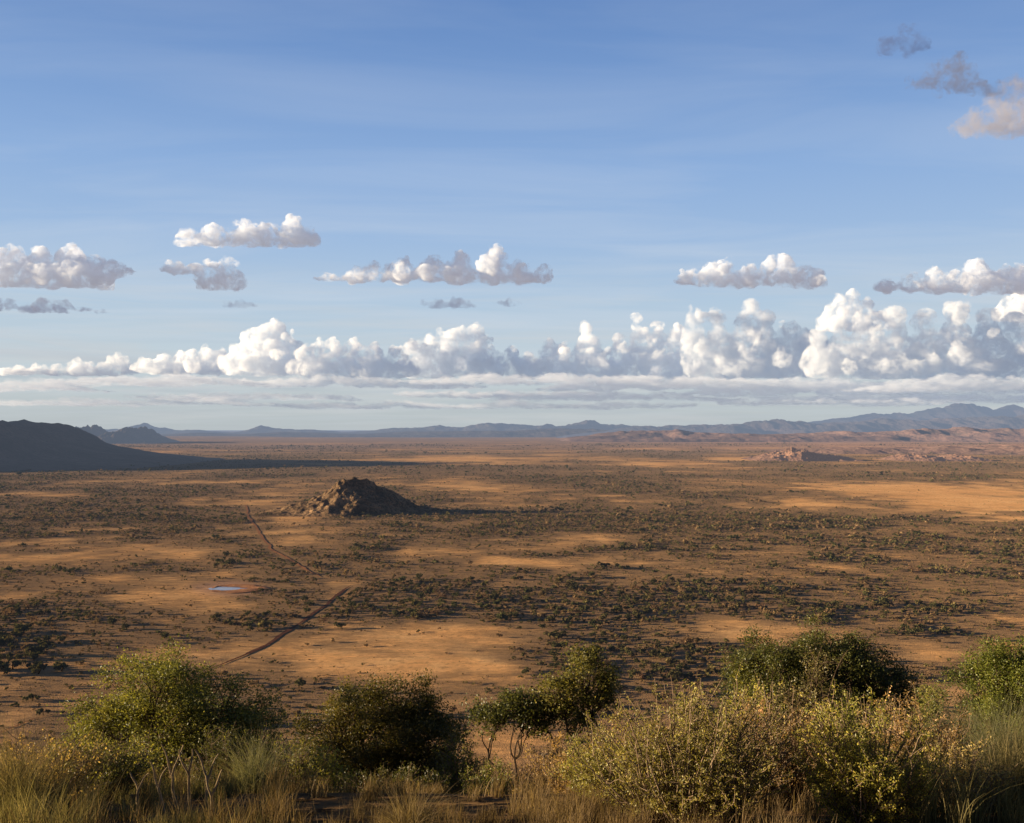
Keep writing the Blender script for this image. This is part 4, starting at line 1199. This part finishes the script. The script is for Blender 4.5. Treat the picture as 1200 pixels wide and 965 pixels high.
# ---------------------------------------------------------------- build
M = {}
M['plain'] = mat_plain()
M['kopje'] = mat_hill('kopje_rock', (0.11, 0.072, 0.044), (0.42, 0.26, 0.135), (0.05, 0.04, 0.027), 0.03, 4, mid=(0.46, 0.58))
M['boulder'] = mat_earth('boulder_rock', (0.16, 0.10, 0.07), (0.36, 0.24, 0.165), 0.15)
M['leaf_olive'] = mat_leaf('leaf_olive', (0.075, 0.079, 0.016), (0.174, 0.172, 0.033), (0.396, 0.335, 0.075), gloss=0.02)
M['leaf_dark'] = mat_leaf('leaf_dark', (0.035, 0.043, 0.012), (0.098, 0.106, 0.022), (0.223, 0.202, 0.047), gloss=0.02)
M['leaf_bush'] = mat_leaf('leaf_bush', (0.053, 0.057, 0.011), (0.145, 0.141, 0.024), (0.330, 0.270, 0.055), gloss=0.02)
M['leaf_green'] = mat_leaf('leaf_green', (0.056, 0.079, 0.013), (0.152, 0.186, 0.026), (0.314, 0.318, 0.059), gloss=0.02)
M['leaf_lime'] = mat_leaf('leaf_lime', (0.148, 0.154, 0.024), (0.382, 0.351, 0.055), (0.791, 0.617, 0.112), gloss=0.02)
M['leaf_yellow'] = mat_leaf('leaf_yellow', (0.125, 0.125, 0.023), (0.322, 0.298, 0.058), (0.658, 0.546, 0.122), gloss=0.02)
M['leaf_ochre'] = mat_leaf('leaf_ochre', (0.173, 0.118, 0.039), (0.420, 0.292, 0.094), (0.815, 0.544, 0.198), gloss=0.02)
M['leaf_dull'] = mat_leaf('leaf_dull', (0.060, 0.050, 0.018), (0.150, 0.122, 0.042), (0.29, 0.22, 0.08), gloss=0.02)
M['scrub_a'] = mat_leaf('scrub_olive', (0.060, 0.050, 0.018), (0.131, 0.104, 0.040), (0.237, 0.175, 0.073), 0.2, 0.02, True, 0)
M['scrub_b'] = mat_leaf('scrub_dark', (0.033, 0.033, 0.014), (0.075, 0.070, 0.027), (0.144, 0.125, 0.050), 0.2, 0.02, True, 0)
M['scrub_c'] = mat_leaf('scrub_brown', (0.081, 0.050, 0.025), (0.181, 0.110, 0.057), (0.312, 0.200, 0.103), 0.2, 0.02, True, 0)
M['bark'] = mat_bark('bark', (0.035, 0.024, 0.016), (0.12, 0.085, 0.055))
M['twig'] = mat_bark('twig', (0.13, 0.09, 0.055), (0.30, 0.215, 0.14))
M['pale_stalk'] = mat_bark('pale_stalk', (0.22, 0.16, 0.085), (0.45, 0.34, 0.20))
M['grass_olive'] = mat_leaf('grass_olive', (0.081, 0.071, 0.028), (0.190, 0.161, 0.069), (0.380, 0.299, 0.144), 0.4, 1.5, False, 0)
M['grass_dry'] = mat_leaf('grass_dry', (0.086, 0.058, 0.027), (0.198, 0.140, 0.067), (0.396, 0.298, 0.157), 0.4, 1.5, False, 0)
M['grass_pale'] = mat_leaf('grass_pale', (0.10, 0.105, 0.05), (0.20, 0.20, 0.10), (0.36, 0.33, 0.18), 0.4, 1.5, False, 0)
M['termite'] = mat_earth('termite_earth', (0.28, 0.13, 0.06), (0.50, 0.27, 0.13), 5.0, False)

build_world()
build_sun()
build_camera()
build_ground()
build_hills()
build_tracks_pond()
build_scrub()
build_foreground()
build_clouds()

SC.render.engine = 'CYCLES'
cy = SC.cycles
cy.use_denoising = True
try:
    cy.denoiser = 'OPENIMAGEDENOISE'
    cy.denoising_prefilter = 'ACCURATE'
    cy.denoising_input_passes = 'RGB_ALBEDO_NORMAL'
except Exception:
    pass
cy.max_bounces = 12
cy.diffuse_bounces = 3
cy.glossy_bounces = 2
cy.transmission_bounces = 4
cy.transparent_max_bounces = 8
cy.volume_bounces = 8
cy.use_adaptive_sampling = False
SC.view_settings.view_transform = 'Standard'
SC.view_settings.look = 'None'
SC.view_settings.exposure = 0
SC.view_settings.gamma = 1
